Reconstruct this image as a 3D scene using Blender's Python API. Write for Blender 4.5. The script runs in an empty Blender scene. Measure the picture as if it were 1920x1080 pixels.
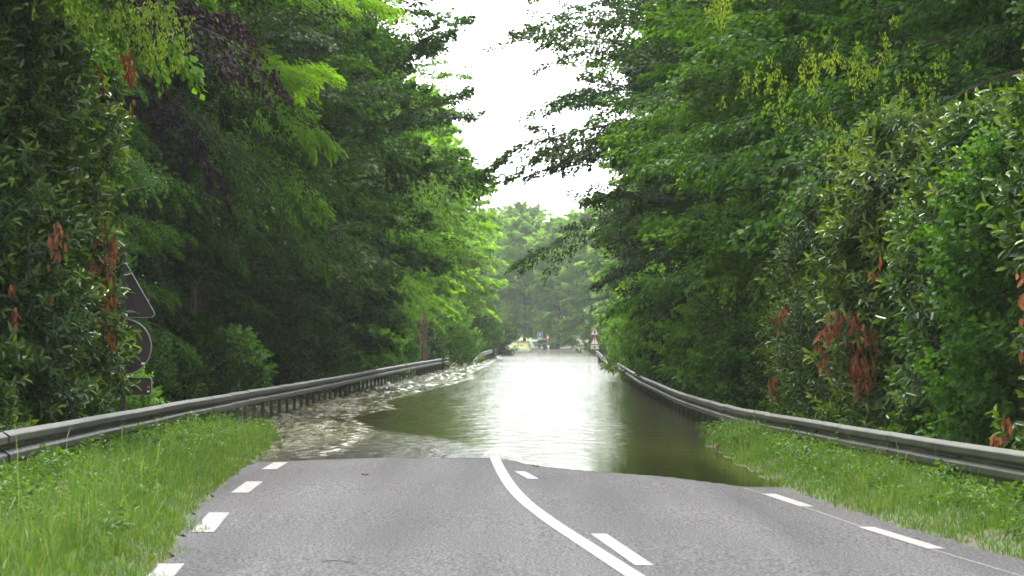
import bpy, bmesh, math, random
import numpy as np
from mathutils import Vector, Matrix

SC = bpy.context.scene
COL = SC.collection
R = math.radians

# ------------------------------------------------------------------ camera
cam_d = bpy.data.cameras.new("camera")
cam = bpy.data.objects.new("camera", cam_d)
COL.objects.link(cam)
F = 5333.0                       # focal length in pixels of the 1920 wide photograph (100 mm on 36 mm)
HOR = 635.0                      # row of the horizon
CAMZ = 1.75
cam.location = (0, 0, CAMZ)
cam.rotation_euler = (R(90) + math.atan((HOR - 540) / F), 0, 0)
cam_d.lens = 100.0
cam_d.sensor_width = 36.0
cam_d.clip_start = 0.5
cam_d.clip_end = 4000
cam_d.dof.use_dof = True
cam_d.dof.focus_distance = 46
cam_d.dof.aperture_fstop = 5.6
SC.camera = cam

# ------------------------------------------------------------------ sky, sun, exposure
SUN_EL, SUN_AZ = R(66), R(2)    # azimuth clockwise from +Y (the way the camera looks)
w = bpy.data.worlds.new("World"); SC.world = w
w.use_nodes = True
nt = w.node_tree
bg = nt.nodes["Background"]
sky = nt.nodes.new("ShaderNodeTexSky"); sky.sky_type = 'NISHITA'
sky.sun_disc = False
sky.sun_elevation = SUN_EL; sky.sun_rotation = SUN_AZ
sky.air_density = 1.0; sky.dust_density = 1.2; sky.ozone_density = 1.0
hs = nt.nodes.new("ShaderNodeHueSaturation"); hs.inputs['Saturation'].default_value = 0.12
nt.links.new(sky.outputs[0], hs.inputs['Color'])
nt.links.new(hs.outputs[0], bg.inputs['Color'])
bg.inputs['Strength'].default_value = 0.15
sl = bpy.data.lights.new("sun", 'SUN'); sl.energy = 1.5; sl.angle = R(18); sl.color = (1.0, 0.96, 0.88)
so = bpy.data.objects.new("sun", sl); COL.objects.link(so)
sd = Vector((math.sin(SUN_AZ) * math.cos(SUN_EL), math.cos(SUN_AZ) * math.cos(SUN_EL), math.sin(SUN_EL)))
so.rotation_euler = sd.to_track_quat('Z', 'Y').to_euler()
so.location = (0, 0, 80)
SC.view_settings.view_transform = 'Standard'
SC.view_settings.look = 'None'
SC.view_settings.exposure = 2.5
SC.view_settings.gamma = 1.0
SC.cycles.use_denoising = True
SC.cycles.max_bounces = 8
SC.cycles.diffuse_bounces = 4
SC.cycles.transmission_bounces = 4
SC.cycles.transparent_max_bounces = 8
SC.cycles.caustics_reflective = False
SC.cycles.caustics_refractive = False

# ------------------------------------------------------------------ helpers
def obj(name, verts, faces, mat=None, parent=None, smooth=False, loc=None):
    me = bpy.data.meshes.new(name)
    me.from_pydata([tuple(v) for v in verts], [], [tuple(f) for f in faces])
    me.update()
    if mat: me.materials.append(mat)
    if smooth:
        me.polygons.foreach_set('use_smooth', [True] * len(me.polygons))
    o = bpy.data.objects.new(name, me); COL.objects.link(o)
    if parent: o.parent = parent
    if loc is not None: o.location = loc
    return o

def fast_mesh(name, V, faces_idx, counts, smooth=False, attrs=None):
    """V (n,3); faces_idx flat loop vertex indices; counts per face."""
    me = bpy.data.meshes.new(name)
    nv, nl, nf = len(V), len(faces_idx), len(counts)
    me.vertices.add(nv); me.loops.add(nl); me.polygons.add(nf)
    me.vertices.foreach_set('co', np.asarray(V, np.float32).ravel())
    me.loops.foreach_set('vertex_index', np.asarray(faces_idx, np.int32))
    st = np.zeros(nf, np.int32); st[1:] = np.cumsum(counts)[:-1]
    me.polygons.foreach_set('loop_start', st)
    me.polygons.foreach_set('loop_total', np.asarray(counts, np.int32))
    if smooth: me.polygons.foreach_set('use_smooth', np.ones(nf, bool))
    for k, (dom, val) in (attrs or {}).items():
        a = me.attributes.new(k, 'FLOAT', dom)
        a.data.foreach_set('value', np.asarray(val, np.float32))
    me.update(calc_edges=True)
    return me

def link(name, me, parent=None, mat=None, loc=None):
    o = bpy.data.objects.new(name, me); COL.objects.link(o)
    if mat and not me.materials: me.materials.append(mat)
    if parent: o.parent = parent
    if loc is not None: o.location = loc
    return o

def empty(name, loc=(0, 0, 0), rz=0, s=1.0):
    o = bpy.data.objects.new(name, None); COL.objects.link(o)
    o.location = loc; o.rotation_euler = (0, 0, rz); o.scale = (s, s, s)
    return o

def tag(o, label=None, cat=None, group=None, kind=None):
    if label: o['label'] = label
    if cat: o['category'] = cat
    if group: o['group'] = group
    if kind: o['kind'] = kind
    return o

class MB:
    """collects tubes, boxes and prisms into one mesh"""
    def __init__(s): s.v, s.f = [], []
    def add(s, vs, fs):
        b = len(s.v); s.v += [tuple(v) for v in vs]; s.f += [tuple(i + b for i in f) for f in fs]
    def box(s, c, d):
        x, y, z = c; a, b, h = d[0] / 2, d[1] / 2, d[2] / 2
        vs = [(x + i * a, y + j * b, z + k * h) for i in (-1, 1) for j in (-1, 1) for k in (-1, 1)]
        s.add(vs, [(0, 1, 3, 2), (4, 6, 7, 5), (0, 4, 5, 1), (2, 3, 7, 6), (0, 2, 6, 4), (1, 5, 7, 3)])
    def tube(s, pts, rad, n=7, cap=True):
        pts = [Vector(p) for p in pts]
        if not isinstance(rad, (list, tuple, np.ndarray)): rad = [rad] * len(pts)
        b = len(s.v); up = Vector((0.13, 0.21, 1)).normalized()
        for i, p in enumerate(pts):
            t = (pts[min(i + 1, len(pts) - 1)] - pts[max(i - 1, 0)]).normalized()
            a = t.cross(up)
            if a.length < 1e-3: a = t.cross(Vector((1, 0, 0)))
            a.normalize(); c = t.cross(a)
            for k in range(n):
                th = 2 * math.pi * k / n
                s.v.append(tuple(p + (a * math.cos(th) + c * math.sin(th)) * rad[i]))
        for i in range(len(pts) - 1):
            for k in range(n):
                q = b + i * n; k2 = (k + 1) % n
                s.f.append((q + k, q + k2, q + n + k2, q + n + k))
        if cap:
            s.f.append(tuple(b + k for k in range(n))[::-1]); q = b + (len(pts) - 1) * n
            s.f.append(tuple(q + k for k in range(n)))
    def prism(s, poly, y0, y1):
        """polygon in XZ extruded along Y"""
        n = len(poly)
        vs = [(x, y0, z) for x, z in poly] + [(x, y1, z) for x, z in poly]
        fs = [tuple(range(n)), tuple(range(2 * n - 1, n - 1, -1))]
        fs += [((k + 1) % n, k, n + k, n + (k + 1) % n) for k in range(n)]
        s.add(vs, fs)
    def build(s, name, mat, parent=None, smooth=False):
        return obj(name, s.v, s.f, mat, parent, smooth)

# ------------------------------------------------------------------ materials
def new_mat(name):
    m = bpy.data.materials.new(name); m.use_nodes = True
    n = m.node_tree.nodes; l = m.node_tree.links
    return m, n, l, n['Principled BSDF'], n['Material Output']

def simple(name, col, rough=0.5, metal=0.0, noise=0.0, scale=8.0, bump=0.0):
    m, n, l, p, o = new_mat(name)
    p.inputs['Roughness'].default_value = rough; p.inputs['Metallic'].default_value = metal
    if noise:
        tc = n.new('ShaderNodeTexCoord'); tx = n.new('ShaderNodeTexNoise'); tx.inputs['Scale'].default_value = scale
        tx.inputs['Detail'].default_value = 6
        l.new(tc.outputs['Object'], tx.inputs['Vector'])
        cr = n.new('ShaderNodeValToRGB')
        cr.color_ramp.elements[0].position = 0.3; cr.color_ramp.elements[1].position = 0.7
        cr.color_ramp.elements[0].color = tuple(c * (1 - noise) for c in col) + (1,)
        cr.color_ramp.elements[1].color = tuple(min(1, c * (1 + noise)) for c in col) + (1,)
        l.new(tx.outputs['Fac'], cr.inputs['Fac']); l.new(cr.outputs[0], p.inputs['Base Color'])
        if bump:
            b = n.new('ShaderNodeBump'); b.inputs['Strength'].default_value = bump; b.inputs['Distance'].default_value = 0.02
            l.new(tx.outputs['Fac'], b.inputs['Height']); l.new(b.outputs[0], p.inputs['Normal'])
    else:
        p.inputs['Base Color'].default_value = tuple(col) + (1,)
    return m

def leaf_mat(name, c0, c1, c2, rough=0.5, transl=0.45, spec=0.12, tcol=None):
    """c0 -> c1 -> c2 by each leaf's own number v; lets light through"""
    m, n, l, p, o = new_mat(name)
    at = n.new('ShaderNodeAttribute'); at.attribute_name = 'v'
    oi = n.new('ShaderNodeObjectInfo')
    ma = n.new('ShaderNodeMath'); ma.operation = 'MULTIPLY_ADD'; ma.inputs[1].default_value = 0.22; ma.inputs[2].default_value = -0.11
    l.new(oi.outputs['Random'], ma.inputs[0])
    ad = n.new('ShaderNodeMath'); ad.operation = 'ADD'; ad.use_clamp = True
    l.new(at.outputs['Fac'], ad.inputs[0]); l.new(ma.outputs[0], ad.inputs[1])
    cr = n.new('ShaderNodeValToRGB')
    e = cr.color_ramp.elements
    e[0].position = 0.0; e[0].color = tuple(c0) + (1,)
    e[1].position = 1.0; e[1].color = tuple(c2) + (1,)
    k = e.new(0.5); k.color = tuple(c1) + (1,)
    l.new(ad.outputs[0], cr.inputs['Fac'])
    l.new(cr.outputs[0], p.inputs['Base Color'])
    p.inputs['Roughness'].default_value = rough
    p.inputs['Specular IOR Level'].default_value = spec
    tr = n.new('ShaderNodeBsdfTranslucent')
    mx = n.new('ShaderNodeMix'); mx.data_type = 'RGBA'; mx.blend_type = 'MULTIPLY'; mx.inputs['Factor'].default_value = 1.0
    mx.inputs['B'].default_value = (tcol or (1.5, 1.45, 0.5)) + (1,)
    l.new(cr.outputs[0], mx.inputs['A'])
    l.new(mx.outputs['Result'], tr.inputs['Color'])
    ms = n.new('ShaderNodeMixShader'); ms.inputs[0].default_value = transl
    l.new(p.outputs[0], ms.inputs[1]); l.new(tr.outputs[0], ms.inputs[2])
    l.new(ms.outputs[0], o.inputs['Surface'])
    return m

L_DARK = leaf_mat('leaf_dark', (0.012, 0.031, 0.004), (0.023, 0.058, 0.007), (0.048, 0.104, 0.012))
L_MID = leaf_mat('leaf_mid', (0.018, 0.052, 0.006), (0.036, 0.098, 0.011), (0.074, 0.168, 0.019))
L_LIGHT = leaf_mat('leaf_light', (0.044, 0.112, 0.012), (0.080, 0.182, 0.019), (0.138, 0.265, 0.033))
L_LIME = leaf_mat('leaf_lime', (0.090, 0.200, 0.012), (0.140, 0.290, 0.017), (0.205, 0.370, 0.028))
L_BLUE = leaf_mat('leaf_cool', (0.013, 0.041, 0.008), (0.026, 0.072, 0.014), (0.054, 0.122, 0.024))
L_FAR = leaf_mat('leaf_far_haze', (0.105, 0.215, 0.035), (0.175, 0.325, 0.055), (0.255, 0.420, 0.085), transl=.55)  # distance haze and brightness put into the leaf colour
L_PURPLE = leaf_mat('leaf_copper', (0.016, 0.010, 0.016), (0.028, 0.016, 0.024), (0.05, 0.03, 0.036), transl=0.2, tcol=(1.3, 0.8, 0.8))
L_LAUREL = leaf_mat('leaf_laurel', (0.012, 0.034, 0.006), (0.029, 0.075, 0.011), (0.14, 0.21, 0.018), rough=0.34, transl=0.3, spec=0.35)
L_DEAD = leaf_mat('leaf_dead', (0.05, 0.020, 0.011), (0.15, 0.052, 0.022), (0.27, 0.115, 0.055), rough=0.6, transl=0.25, tcol=(1.3, 0.9, 0.6))
L_SEED = leaf_mat('leaf_seed', (0.07, 0.13, 0.014), (0.12, 0.19, 0.02), (0.20, 0.25, 0.04), rough=0.5, transl=0.45)
L_GRASS = leaf_mat('grass_blade', (0.034, 0.082, 0.012), (0.066, 0.140, 0.022), (0.19, 0.22, 0.085), rough=0.45, transl=0.35)
L_WEED = leaf_mat('weed_leaf', (0.03, 0.075, 0.012), (0.055, 0.12, 0.018), (0.10, 0.18, 0.03), rough=0.45, transl=0.35)
BARK = simple('bark', (0.045, 0.036, 0.027), 0.9, noise=0.5, scale=6, bump=0.6)
BARK_BROWN = simple('bark_brown', (0.10, 0.055, 0.032), 0.9, noise=0.5, scale=6, bump=0.6)

def asphalt():
    m, n, l, p, o = new_mat('asphalt')
    tc = n.new('ShaderNodeTexCoord')
    def noise(sc, det=4, ys=1.0):
        mp = n.new('ShaderNodeMapping'); mp.inputs['Scale'].default_value = (1, ys, 1)
        l.new(tc.outputs['Object'], mp.inputs['Vector'])
        t = n.new('ShaderNodeTexNoise'); t.inputs['Scale'].default_value = sc; t.inputs['Detail'].default_value = det
        l.new(mp.outputs[0], t.inputs['Vector']); return t
    big, strip, fine = noise(0.35, 3, 0.35), noise(1.1, 3, 0.05), noise(48, 4, 0.3)
    def ramp(t, a, b, lo, hi):
        r = n.new('ShaderNodeMapRange'); r.inputs['From Min'].default_value = lo; r.inputs['From Max'].default_value = hi
        r.inputs['To Min'].default_value = a; r.inputs['To Max'].default_value = b
        l.new(t.outputs['Fac'], r.inputs['Value']); return r
    a, b, c = ramp(big, .85, 1.12, .3, .7), ramp(strip, .62, 1.32, .3, .7), ramp(fine, .15, 2.1, .37, .65)
    m1 = n.new('ShaderNodeMath'); m1.operation = 'MULTIPLY'; l.new(a.outputs[0], m1.inputs[0]); l.new(b.outputs[0], m1.inputs[1])
    m2 = n.new('ShaderNodeMath'); m2.operation = 'MULTIPLY'; l.new(m1.outputs[0], m2.inputs[0]); l.new(c.outputs[0], m2.inputs[1])
    mx = n.new('ShaderNodeMix'); mx.data_type = 'RGBA'; mx.blend_type = 'MULTIPLY'; mx.inputs['Factor'].default_value = 1
    mx.inputs['A'].default_value = (0.037, 0.0366, 0.0384, 1); l.new(m2.outputs[0], mx.inputs['B'])
    wt = n.new('ShaderNodeAttribute'); wt.attribute_name = 'wet'
    wm_ = n.new('ShaderNodeMix'); wm_.data_type = 'RGBA'; wm_.inputs['B'].default_value = (.012, .0115, .010, 1)
    l.new(wt.outputs['Fac'], wm_.inputs['Factor']); l.new(mx.outputs['Result'], wm_.inputs['A'])
    l.new(wm_.outputs['Result'], p.inputs['Base Color'])
    p.inputs['Roughness'].default_value = 0.75; p.inputs['Specular IOR Level'].default_value = .15
    bp = n.new('ShaderNodeBump'); bp.inputs['Strength'].default_value = 0.5; bp.inputs['Distance'].default_value = 0.01
    l.new(fine.outputs['Fac'], bp.inputs['Height']); l.new(bp.outputs[0], p.inputs['Normal'])
    return m
ASPHALT = asphalt()

def paint():
    m, n, l, p, o = new_mat('road_paint')
    tc = n.new('ShaderNodeTexCoord')
    t = n.new('ShaderNodeTexNoise'); t.inputs['Scale'].default_value = 26; t.inputs['Detail'].default_value = 5
    l.new(tc.outputs['Object'], t.inputs['Vector'])
    cr = n.new('ShaderNodeValToRGB'); e = cr.color_ramp.elements
    e[0].position = .32; e[0].color = (.05, .05, .05, 1); e[1].position = .62; e[1].color = (.175, .173, .167, 1)
    l.new(t.outputs['Fac'], cr.inputs['Fac']); l.new(cr.outputs[0], p.inputs['Base Color'])
    p.inputs['Roughness'].default_value = .6
    return m
PAINT = paint()

def soil():
    m, n, l, p, o = new_mat('soil')
    tc = n.new('ShaderNodeTexCoord')
    t = n.new('ShaderNodeTexNoise'); t.inputs['Scale'].default_value = 1.7; t.inputs['Detail'].default_value = 9
    l.new(tc.outputs['Object'], t.inputs['Vector'])
    cr = n.new('ShaderNodeValToRGB'); e = cr.color_ramp.elements
    e[0].position = .35; e[0].color = (.028, .022, .013, 1); e[1].position = .62; e[1].color = (.04, .075, .016, 1)
    k = e.new(.48); k.color = (.05, .042, .022, 1)
    at = n.new('ShaderNodeAttribute'); at.attribute_name = 'lawn'
    mx = n.new('ShaderNodeMix'); mx.data_type = 'RGBA'
    mx.inputs['B'].default_value = (.10, .13, .045, 1)
    l.new(t.outputs['Fac'], cr.inputs['Fac']); l.new(cr.outputs[0], mx.inputs['A']); l.new(at.outputs['Fac'], mx.inputs['Factor'])
    l.new(mx.outputs['Result'], p.inputs['Base Color'])
    p.inputs['Roughness'].default_value = .95
    bp = n.new('ShaderNodeBump'); bp.inputs['Strength'].default_value = .8; bp.inputs['Distance'].default_value = .06
    l.new(t.outputs['Fac'], bp.inputs['Height']); l.new(bp.outputs[0], p.inputs['Normal'])
    return m
SOIL = soil()

def water_mat():
    m, n, l, p, o = new_mat('flood_water')
    n.remove(p)
    tc = n.new('ShaderNodeTexCoord')
    def noise(sc, sx, sy, det):
        mp = n.new('ShaderNodeMapping'); mp.inputs['Scale'].default_value = (sx, sy, 1)
        l.new(tc.outputs['Object'], mp.inputs['Vector'])
        t = n.new('ShaderNodeTexNoise'); t.inputs['Scale'].default_value = sc; t.inputs['Detail'].default_value = det
        t.inputs['Roughness'].default_value = .6
        l.new(mp.outputs[0], t.inputs['Vector']); return t
    t1 = noise(3.2, 1, 1.0, 5)
    at = n.new('ShaderNodeAttribute'); at.attribute_name = 'ripple'
    b1 = n.new('ShaderNodeBump'); b1.inputs['Distance'].default_value = .06
    l.new(at.outputs['Fac'], b1.inputs['Strength']); l.new(t1.outputs['Fac'], b1.inputs['Height'])
    t3 = noise(1.5, 1.9, 1.0, 4)
    b3 = n.new('ShaderNodeBump'); b3.inputs['Distance'].default_value = .055
    l.new(at.outputs['Fac'], b3.inputs['Strength']); l.new(t3.outputs['Fac'], b3.inputs['Height']); l.new(b3.outputs[0], b1.inputs['Normal'])
    dp = n.new('ShaderNodeAttribute'); dp.attribute_name = 'depth'
    mr = n.new('ShaderNodeMapRange'); mr.inputs['From Min'].default_value = 0.0; mr.inputs['From Max'].default_value = .10
    mr.inputs['To Min'].default_value = .12; mr.inputs['To Max'].default_value = 1
    l.new(dp.outputs['Fac'], mr.inputs['Value'])
    df = n.new('ShaderNodeBsdfDiffuse'); df.inputs['Color'].default_value = (.050, .047, .013, 1)
    l.new(b1.outputs[0], df.inputs['Normal'])
    tr = n.new('ShaderNodeBsdfTransparent'); tr.inputs['Color'].default_value = (.75, .72, .55, 1)
    m1 = n.new('ShaderNodeMixShader'); l.new(mr.outputs[0], m1.inputs[0]); l.new(tr.outputs[0], m1.inputs[1]); l.new(df.outputs[0], m1.inputs[2])
    fo = n.new('ShaderNodeAttribute'); fo.attribute_name = 'foam_glint'
    t2 = noise(6, 1, .5, 7)
    ml = n.new('ShaderNodeMath'); ml.operation = 'MULTIPLY_ADD'; ml.inputs[1].default_value = 4.5; ml.inputs[2].default_value = -2.55
    l.new(t2.outputs['Fac'], ml.inputs[0])
    a2 = n.new('ShaderNodeMath'); a2.operation = 'ADD'; a2.use_clamp = True; l.new(ml.outputs[0], a2.inputs[0]); l.new(fo.outputs['Fac'], a2.inputs[1])
    gt = n.new('ShaderNodeMath'); gt.operation = 'MULTIPLY'; gt.use_clamp = True; l.new(a2.outputs[0], gt.inputs[0]); l.new(fo.outputs['Fac'], gt.inputs[1])
    fd = n.new('ShaderNodeBsdfDiffuse'); fd.inputs['Color'].default_value = (.52, .51, .48, 1)
    gl = n.new('ShaderNodeBsdfGlossy'); gl.inputs['Roughness'].default_value = .035; l.new(b1.outputs[0], gl.inputs['Normal'])
    fr = n.new('ShaderNodeFresnel'); fr.inputs['IOR'].default_value = 1.333; l.new(b1.outputs[0], fr.inputs['Normal'])
    m2 = n.new('ShaderNodeMixShader'); l.new(fr.outputs[0], m2.inputs[0]); l.new(m1.outputs[0], m2.inputs[1]); l.new(gl.outputs[0], m2.inputs[2])
    m3 = n.new('ShaderNodeMixShader'); l.new(gt.outputs[0], m3.inputs[0]); l.new(m2.outputs[0], m3.inputs[1]); l.new(fd.outputs[0], m3.inputs[2])
    l.new(m3.outputs[0], o.inputs['Surface'])
    return m
WATER = water_mat()

def rail_mat(name, c0, c1):
    m, n, l, p, o = new_mat(name)
    tc = n.new('ShaderNodeTexCoord')
    mp = n.new('ShaderNodeMapping'); mp.inputs['Scale'].default_value = (1, .25, 2.2); l.new(tc.outputs['Object'], mp.inputs['Vector'])
    t = n.new('ShaderNodeTexNoise'); t.inputs['Scale'].default_value = 4; t.inputs['Detail'].default_value = 8; l.new(mp.outputs[0], t.inputs['Vector'])
    cr = n.new('ShaderNodeValToRGB'); e = cr.color_ramp.elements
    e[0].position = .35; e[0].color = c0 + (1,); e[1].position = .68; e[1].color = c1 + (1,)
    l.new(t.outputs['Fac'], cr.inputs['Fac']); l.new(cr.outputs[0], p.inputs['Base Color'])
    p.inputs['Roughness'].default_value = .5; p.inputs['Metallic'].default_value = .1
    return m
RAIL_L = rail_mat('rail_dirty_steel', (.010, .010, .006), (.036, .036, .027))
RAIL_R = rail_mat('rail_mossy_steel', (.011, .013, .004), (.040, .042, .020))
POST = simple('post_steel', (.055, .055, .048), .6, .2, noise=.4, scale=9)
YELLOW = simple('yellow_plastic', (.62, .36, .01), .5)
SIGN_BACK = simple('sign_back_brown', (.020, .014, .012), .55, noise=.15, scale=3)
SIGN_RIM = simple('sign_rim_aluminium', (.22, .21, .20), .5, .3)
WHITE = simple('white_enamel', (.78, .78, .76), .45)
RED = simple('red_enamel', (.42, .06, .05), .45)
BLACK = simple('black_enamel', (.012, .012, .013), .5)
BLUE = simple('blue_enamel', (.03, .06, .17), .45)
GREYP = simple('grey_post', (.30, .31, .31), .5, .3)
CREAM = simple('cream_enamel', (.55, .53, .42), .5)
ORANGE = simple('orange_plastic', (.75, .25, .04), .5)
SKIN = simple('skin', (.42, .25, .18), .55)
JEANS = simple('jeans', (.045, .075, .14), .8)
NAVY = simple('dark_navy_cloth', (.018, .021, .033), .85)
CHARCOAL = simple('black_cloth', (.010, .010, .013), .85)
HAIR = simple('dark_hair', (.02, .013, .01), .6)
BAG = simple('clear_plastic', (.62, .66, .74), .25)

# ------------------------------------------------------------------ the lie of the land
cD = np.array([0, 12, 21, 30, 42, 60, 118, 213, 300, 415, 520, 800])
cX = np.array([2.0, 1.35, .75, .05, -.38, -.40, .30, 2.4, 4.2, 6.0, 7.4, 10])
_dd = np.linspace(0, 800, 801)
_k = np.ones(9) / 9
_cc = np.interp(_dd, cD, cX); _cp = np.pad(_cc, 4, mode='edge'); _cc = np.convolve(_cp, _k, 'valid')
def centre(D): return np.interp(D, _dd, _cc)
SX = np.array([-9, -3.42, -2.04, -.27, 0, .3, 1.0, 1.97, 2.78, 9])
SD = np.array([40.2, 40.6, 41.9, 41.9, 41.1, 39.4, 37.8, 36.2, 33.7, 32.5])
def shore(x): return np.interp(x, SX, SD)
def road_h(x, D):
    s = shore(x); d = D - s
    h = np.where(d < 0, -.0035 * d, -.011 * d)
    h = np.maximum(h, -.30)
    far = np.interp(D, [0, 330, 404, 470, 800], [-9, -.30, 0.0, .16, .5])
    return np.where(D > 300, np.maximum(h, far), h)
LV = ([0, 20, 27, 36, 44, 48, 51, 56, 80, 330, 405, 425, 455, 600], [.30, .26, .22, .16, .10, .04, -.03, -.14, -.22, -.22, .1, .5, 1.25, 2.5])
RV = ([0, 20, 27, 34, 42, 47, 50, 56, 80, 330, 405, 450, 600], [.14, .12, .09, .06, .06, .04, -.03, -.14, -.22, -.22, .1, .7, 2.5])
def ground_h(x, D, rough=True):
    u = x - centre(D)
    rh = road_h(x, D)
    side = np.where(u < 0, np.interp(D, *LV), np.interp(D, *RV))
    edge = np.where(u < 0, 3.32, 3.22)
    a = np.clip((np.abs(u) - edge) / .7, 0, 1); a = a * a * (3 - 2 * a)
    lip = np.clip((np.abs(u) - edge) / .12, 0, 1) * .03
    if rough:
        lip = lip + np.clip((np.abs(u) - edge) / .5, 0, 1) * .03 * (np.sin(x * 3.1 + D * 1.7) + np.sin(x * 5.3 - D * 2.9))
    base = np.where(np.abs(u) < edge, rh - .05, rh - .05 + (.05 * np.clip((np.abs(u) - edge) / .06, 0, 1)))
    return base * (1 - a) + side * a + lip

def grid_mesh(name, xs, ys, zf, mat, attrs=None, smooth=True):
    X, Y = np.meshgrid(xs, ys); Z = zf(X, Y)
    nx, ny = len(xs), len(ys)
    V = np.stack([X.ravel(), Y.ravel(), Z.ravel()], 1)
    i = np.arange((ny - 1) * (nx - 1)); r, c = i // (nx - 1), i % (nx - 1)
    q = np.stack([r * nx + c, r * nx + c + 1, (r + 1) * nx + c + 1, (r + 1) * nx + c], 1)
    at = {k: ('POINT', f(X, Y).ravel()) for k, f in (attrs or {}).items()}
    me = fast_mesh(name, V, q.ravel(), np.full(len(q), 4), smooth, at)
    me.materials.append(mat)
    return link(name, me)

def dens(*segs):
    out = []
    for a, b, st in segs: out.append(np.arange(a, b, st))
    return np.unique(np.concatenate(out + [np.array([segs[-1][1]])]))
gx = dens((-260, -30, 12), (-30, -9, 1.5), (-9, 9, .12), (9, 40, 1.5), (40, 260, 12))
gy = dens((-60, 8, 4), (8, 62, .35), (62, 140, 2), (140, 480, 6), (480, 900, 20))
def lawn(X, Y):
    u = X - centre(Y)
    return np.clip((Y - 408) / 8, 0, 1) * (u < -3.4) * 1.0
ground = tag(grid_mesh('ground', gx, gy, ground_h, SOIL, {'lawn': lawn}), 'dark soil verge and woodland floor beside the flooded road', 'ground', kind='structure')

# road sheet in its own curved coordinates
ry = dens((4, 60, .4), (60, 120, 1.5), (120, 470, 5))
us = np.linspace(-3.36, 3.26, 45)
U, Y = np.meshgrid(us, ry)
wob = .05 * np.sin(Y * 2.1) + .04 * np.sin(Y * 5.7 + 1) + .03 * np.sin(Y * 0.63)
U2 = U + np.where(np.abs(U) > 3.2, 1, 0) * wob
X = centre(Y) + U2
Z = road_h(X, Y)
nx, ny = len(us), len(ry)
i = np.arange((ny - 1) * (nx - 1)); r_, c_ = i // (nx - 1), i % (nx - 1)
q = np.stack([r_ * nx + c_, r_ * nx + c_ + 1, (r_ + 1) * nx + c_ + 1, (r_ + 1) * nx + c_], 1)
me = fast_mesh('road', np.stack([X.ravel(), Y.ravel(), Z.ravel()], 1), q.ravel(), np.full(len(q), 4), True, {'wet': ('POINT', (np.clip(1 - (shore(X) - Y - .12 * np.sin(X * 7) - .1 * np.sin(X * 17)) / .55, 0, 1) ** 1.5 * .85).ravel())})
me.materials.append(ASPHALT)
road = tag(link('road', me), 'grey asphalt road running down into the flood water', 'road', kind='structure')

def unproject(px, py):
    """photo pixel -> point on the road"""
    dx = (px - 960) / F; dz = -(py - HOR) / F
    D = CAMZ / -dz
    for _ in range(20):
        h = float(road_h(np.array(dx * D), np.array(D))); D = (CAMZ - h) / -dz
    return dx * D, D

def ribbon(name, pts, wid, parent, n=60):
    """painted line along a polyline on the road"""
    P = np.array(pts, float); s = np.concatenate([[0], np.cumsum(np.hypot(*np.diff(P, axis=0).T))])
    t = np.linspace(0, s[-1], n)
    x, y = np.interp(t, s, P[:, 0]), np.interp(t, s, P[:, 1])
    if n > 30:
        kk = np.ones(7) / 7
        x = np.convolve(np.pad(x, 3, mode='reflect', reflect_type='odd'), kk, 'valid'); y = np.convolve(np.pad(y, 3, mode='reflect', reflect_type='odd'), kk, 'valid')
    tx, ty = np.gradient(x), np.gradient(y); L = np.hypot(tx, ty); nx_, ny_ = ty / L, -tx / L
    vs, fs = [], []
    offs = np.linspace(-.5, .5, 4)
    for i in range(n):
        for o_ in offs:
            X_, Y_ = x[i] + nx_[i] * wid * o_, y[i] + ny_[i] * wid * o_
            vs.append((X_, Y_, float(road_h(np.array(X_), np.array(Y_))) + (.005 if wid > .02 else .003)))
    for i in range(n - 1):
        for k in range(3):
            a = i * 4 + k; fs.append((a, a + 1, a + 5, a + 4))
    return obj(name, vs, fs, PAINT, parent)

cl = [unproject(x, y) for x, y in [(1330, 1170), (1190, 1080), (1090, 1015), (1040, 983), (985, 942), (960, 915), (945, 893), (934, 872), (927, 857)]]
cl += [(-.30, 46), (-.34, 52), (-.36, 60)]
ribbon('centre_line', cl, .145, road, 120)
for a, b in [((1000, 898), (975, 884)), ((1208, 1060), (1122, 1001))]:
    ribbon('lane_dash', [unproject(*a), unproject(*b)], .14, road, 12)
for a, b in [((290, 1092), (322, 1057)), ((380, 998), (412, 961)), ((450, 924), (478, 903)), ((505, 880), (527, 867))]:
    ribbon('edge_dash', [unproject(*a), unproject(*b)], .20, road, 12)
for a, b in [((1755, 1029), (1622, 988)), ((1513, 950), (1440, 926))]:
    ribbon('edge_dash', [unproject(*a), unproject(*b)], .15, road, 12)

ribbon('guide_line', [unproject(*p) for p in [(1395, 915), (1440, 928), (1513, 952), (1622, 990), (1755, 1032), (1925, 1083)]], .014, road, 29)

# ------------------------------------------------------------------ flood water
rng = np.random.default_rng(7)
wave_k = []
for j in range(46):
    lam = np.exp(rng.uniform(np.log(.24), np.log(1.5)))
    th = rng.normal(0.15, .75)                       # mostly travelling across the road
    wave_k.append((2 * np.pi / lam * math.cos(th), 2 * np.pi / lam * math.sin(th) * .8, rng.uniform(0, 6.28), lam ** .7))
WS = sum(k[3] for k in wave_k)
BD = [30, 40, 42.4, 46, 49, 53, 56.6, 60, 64, 70, 77.8, 85, 93, 105, 124, 150, 170, 230, 311, 450]
BX = [-2.9, -3.0, -2.9, -2.75, -2.75, -2.85, -2.97, -3.4, -3.7, -3.0, -3.6, -3.4, -3.1, -2.6, -1.9, -2.3, -1.9, -1.5, -1.2, 0]
def bound(D): return np.interp(D, BD, BX) + .07 * np.sin(D * 3.7) + .05 * np.sin(D * 8.3 + 1) + .04 * np.sin(D * 1.9)
def smooth01(a): a = np.clip(a, 0, 1); return a * a * (3 - 2 * a)
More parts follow.
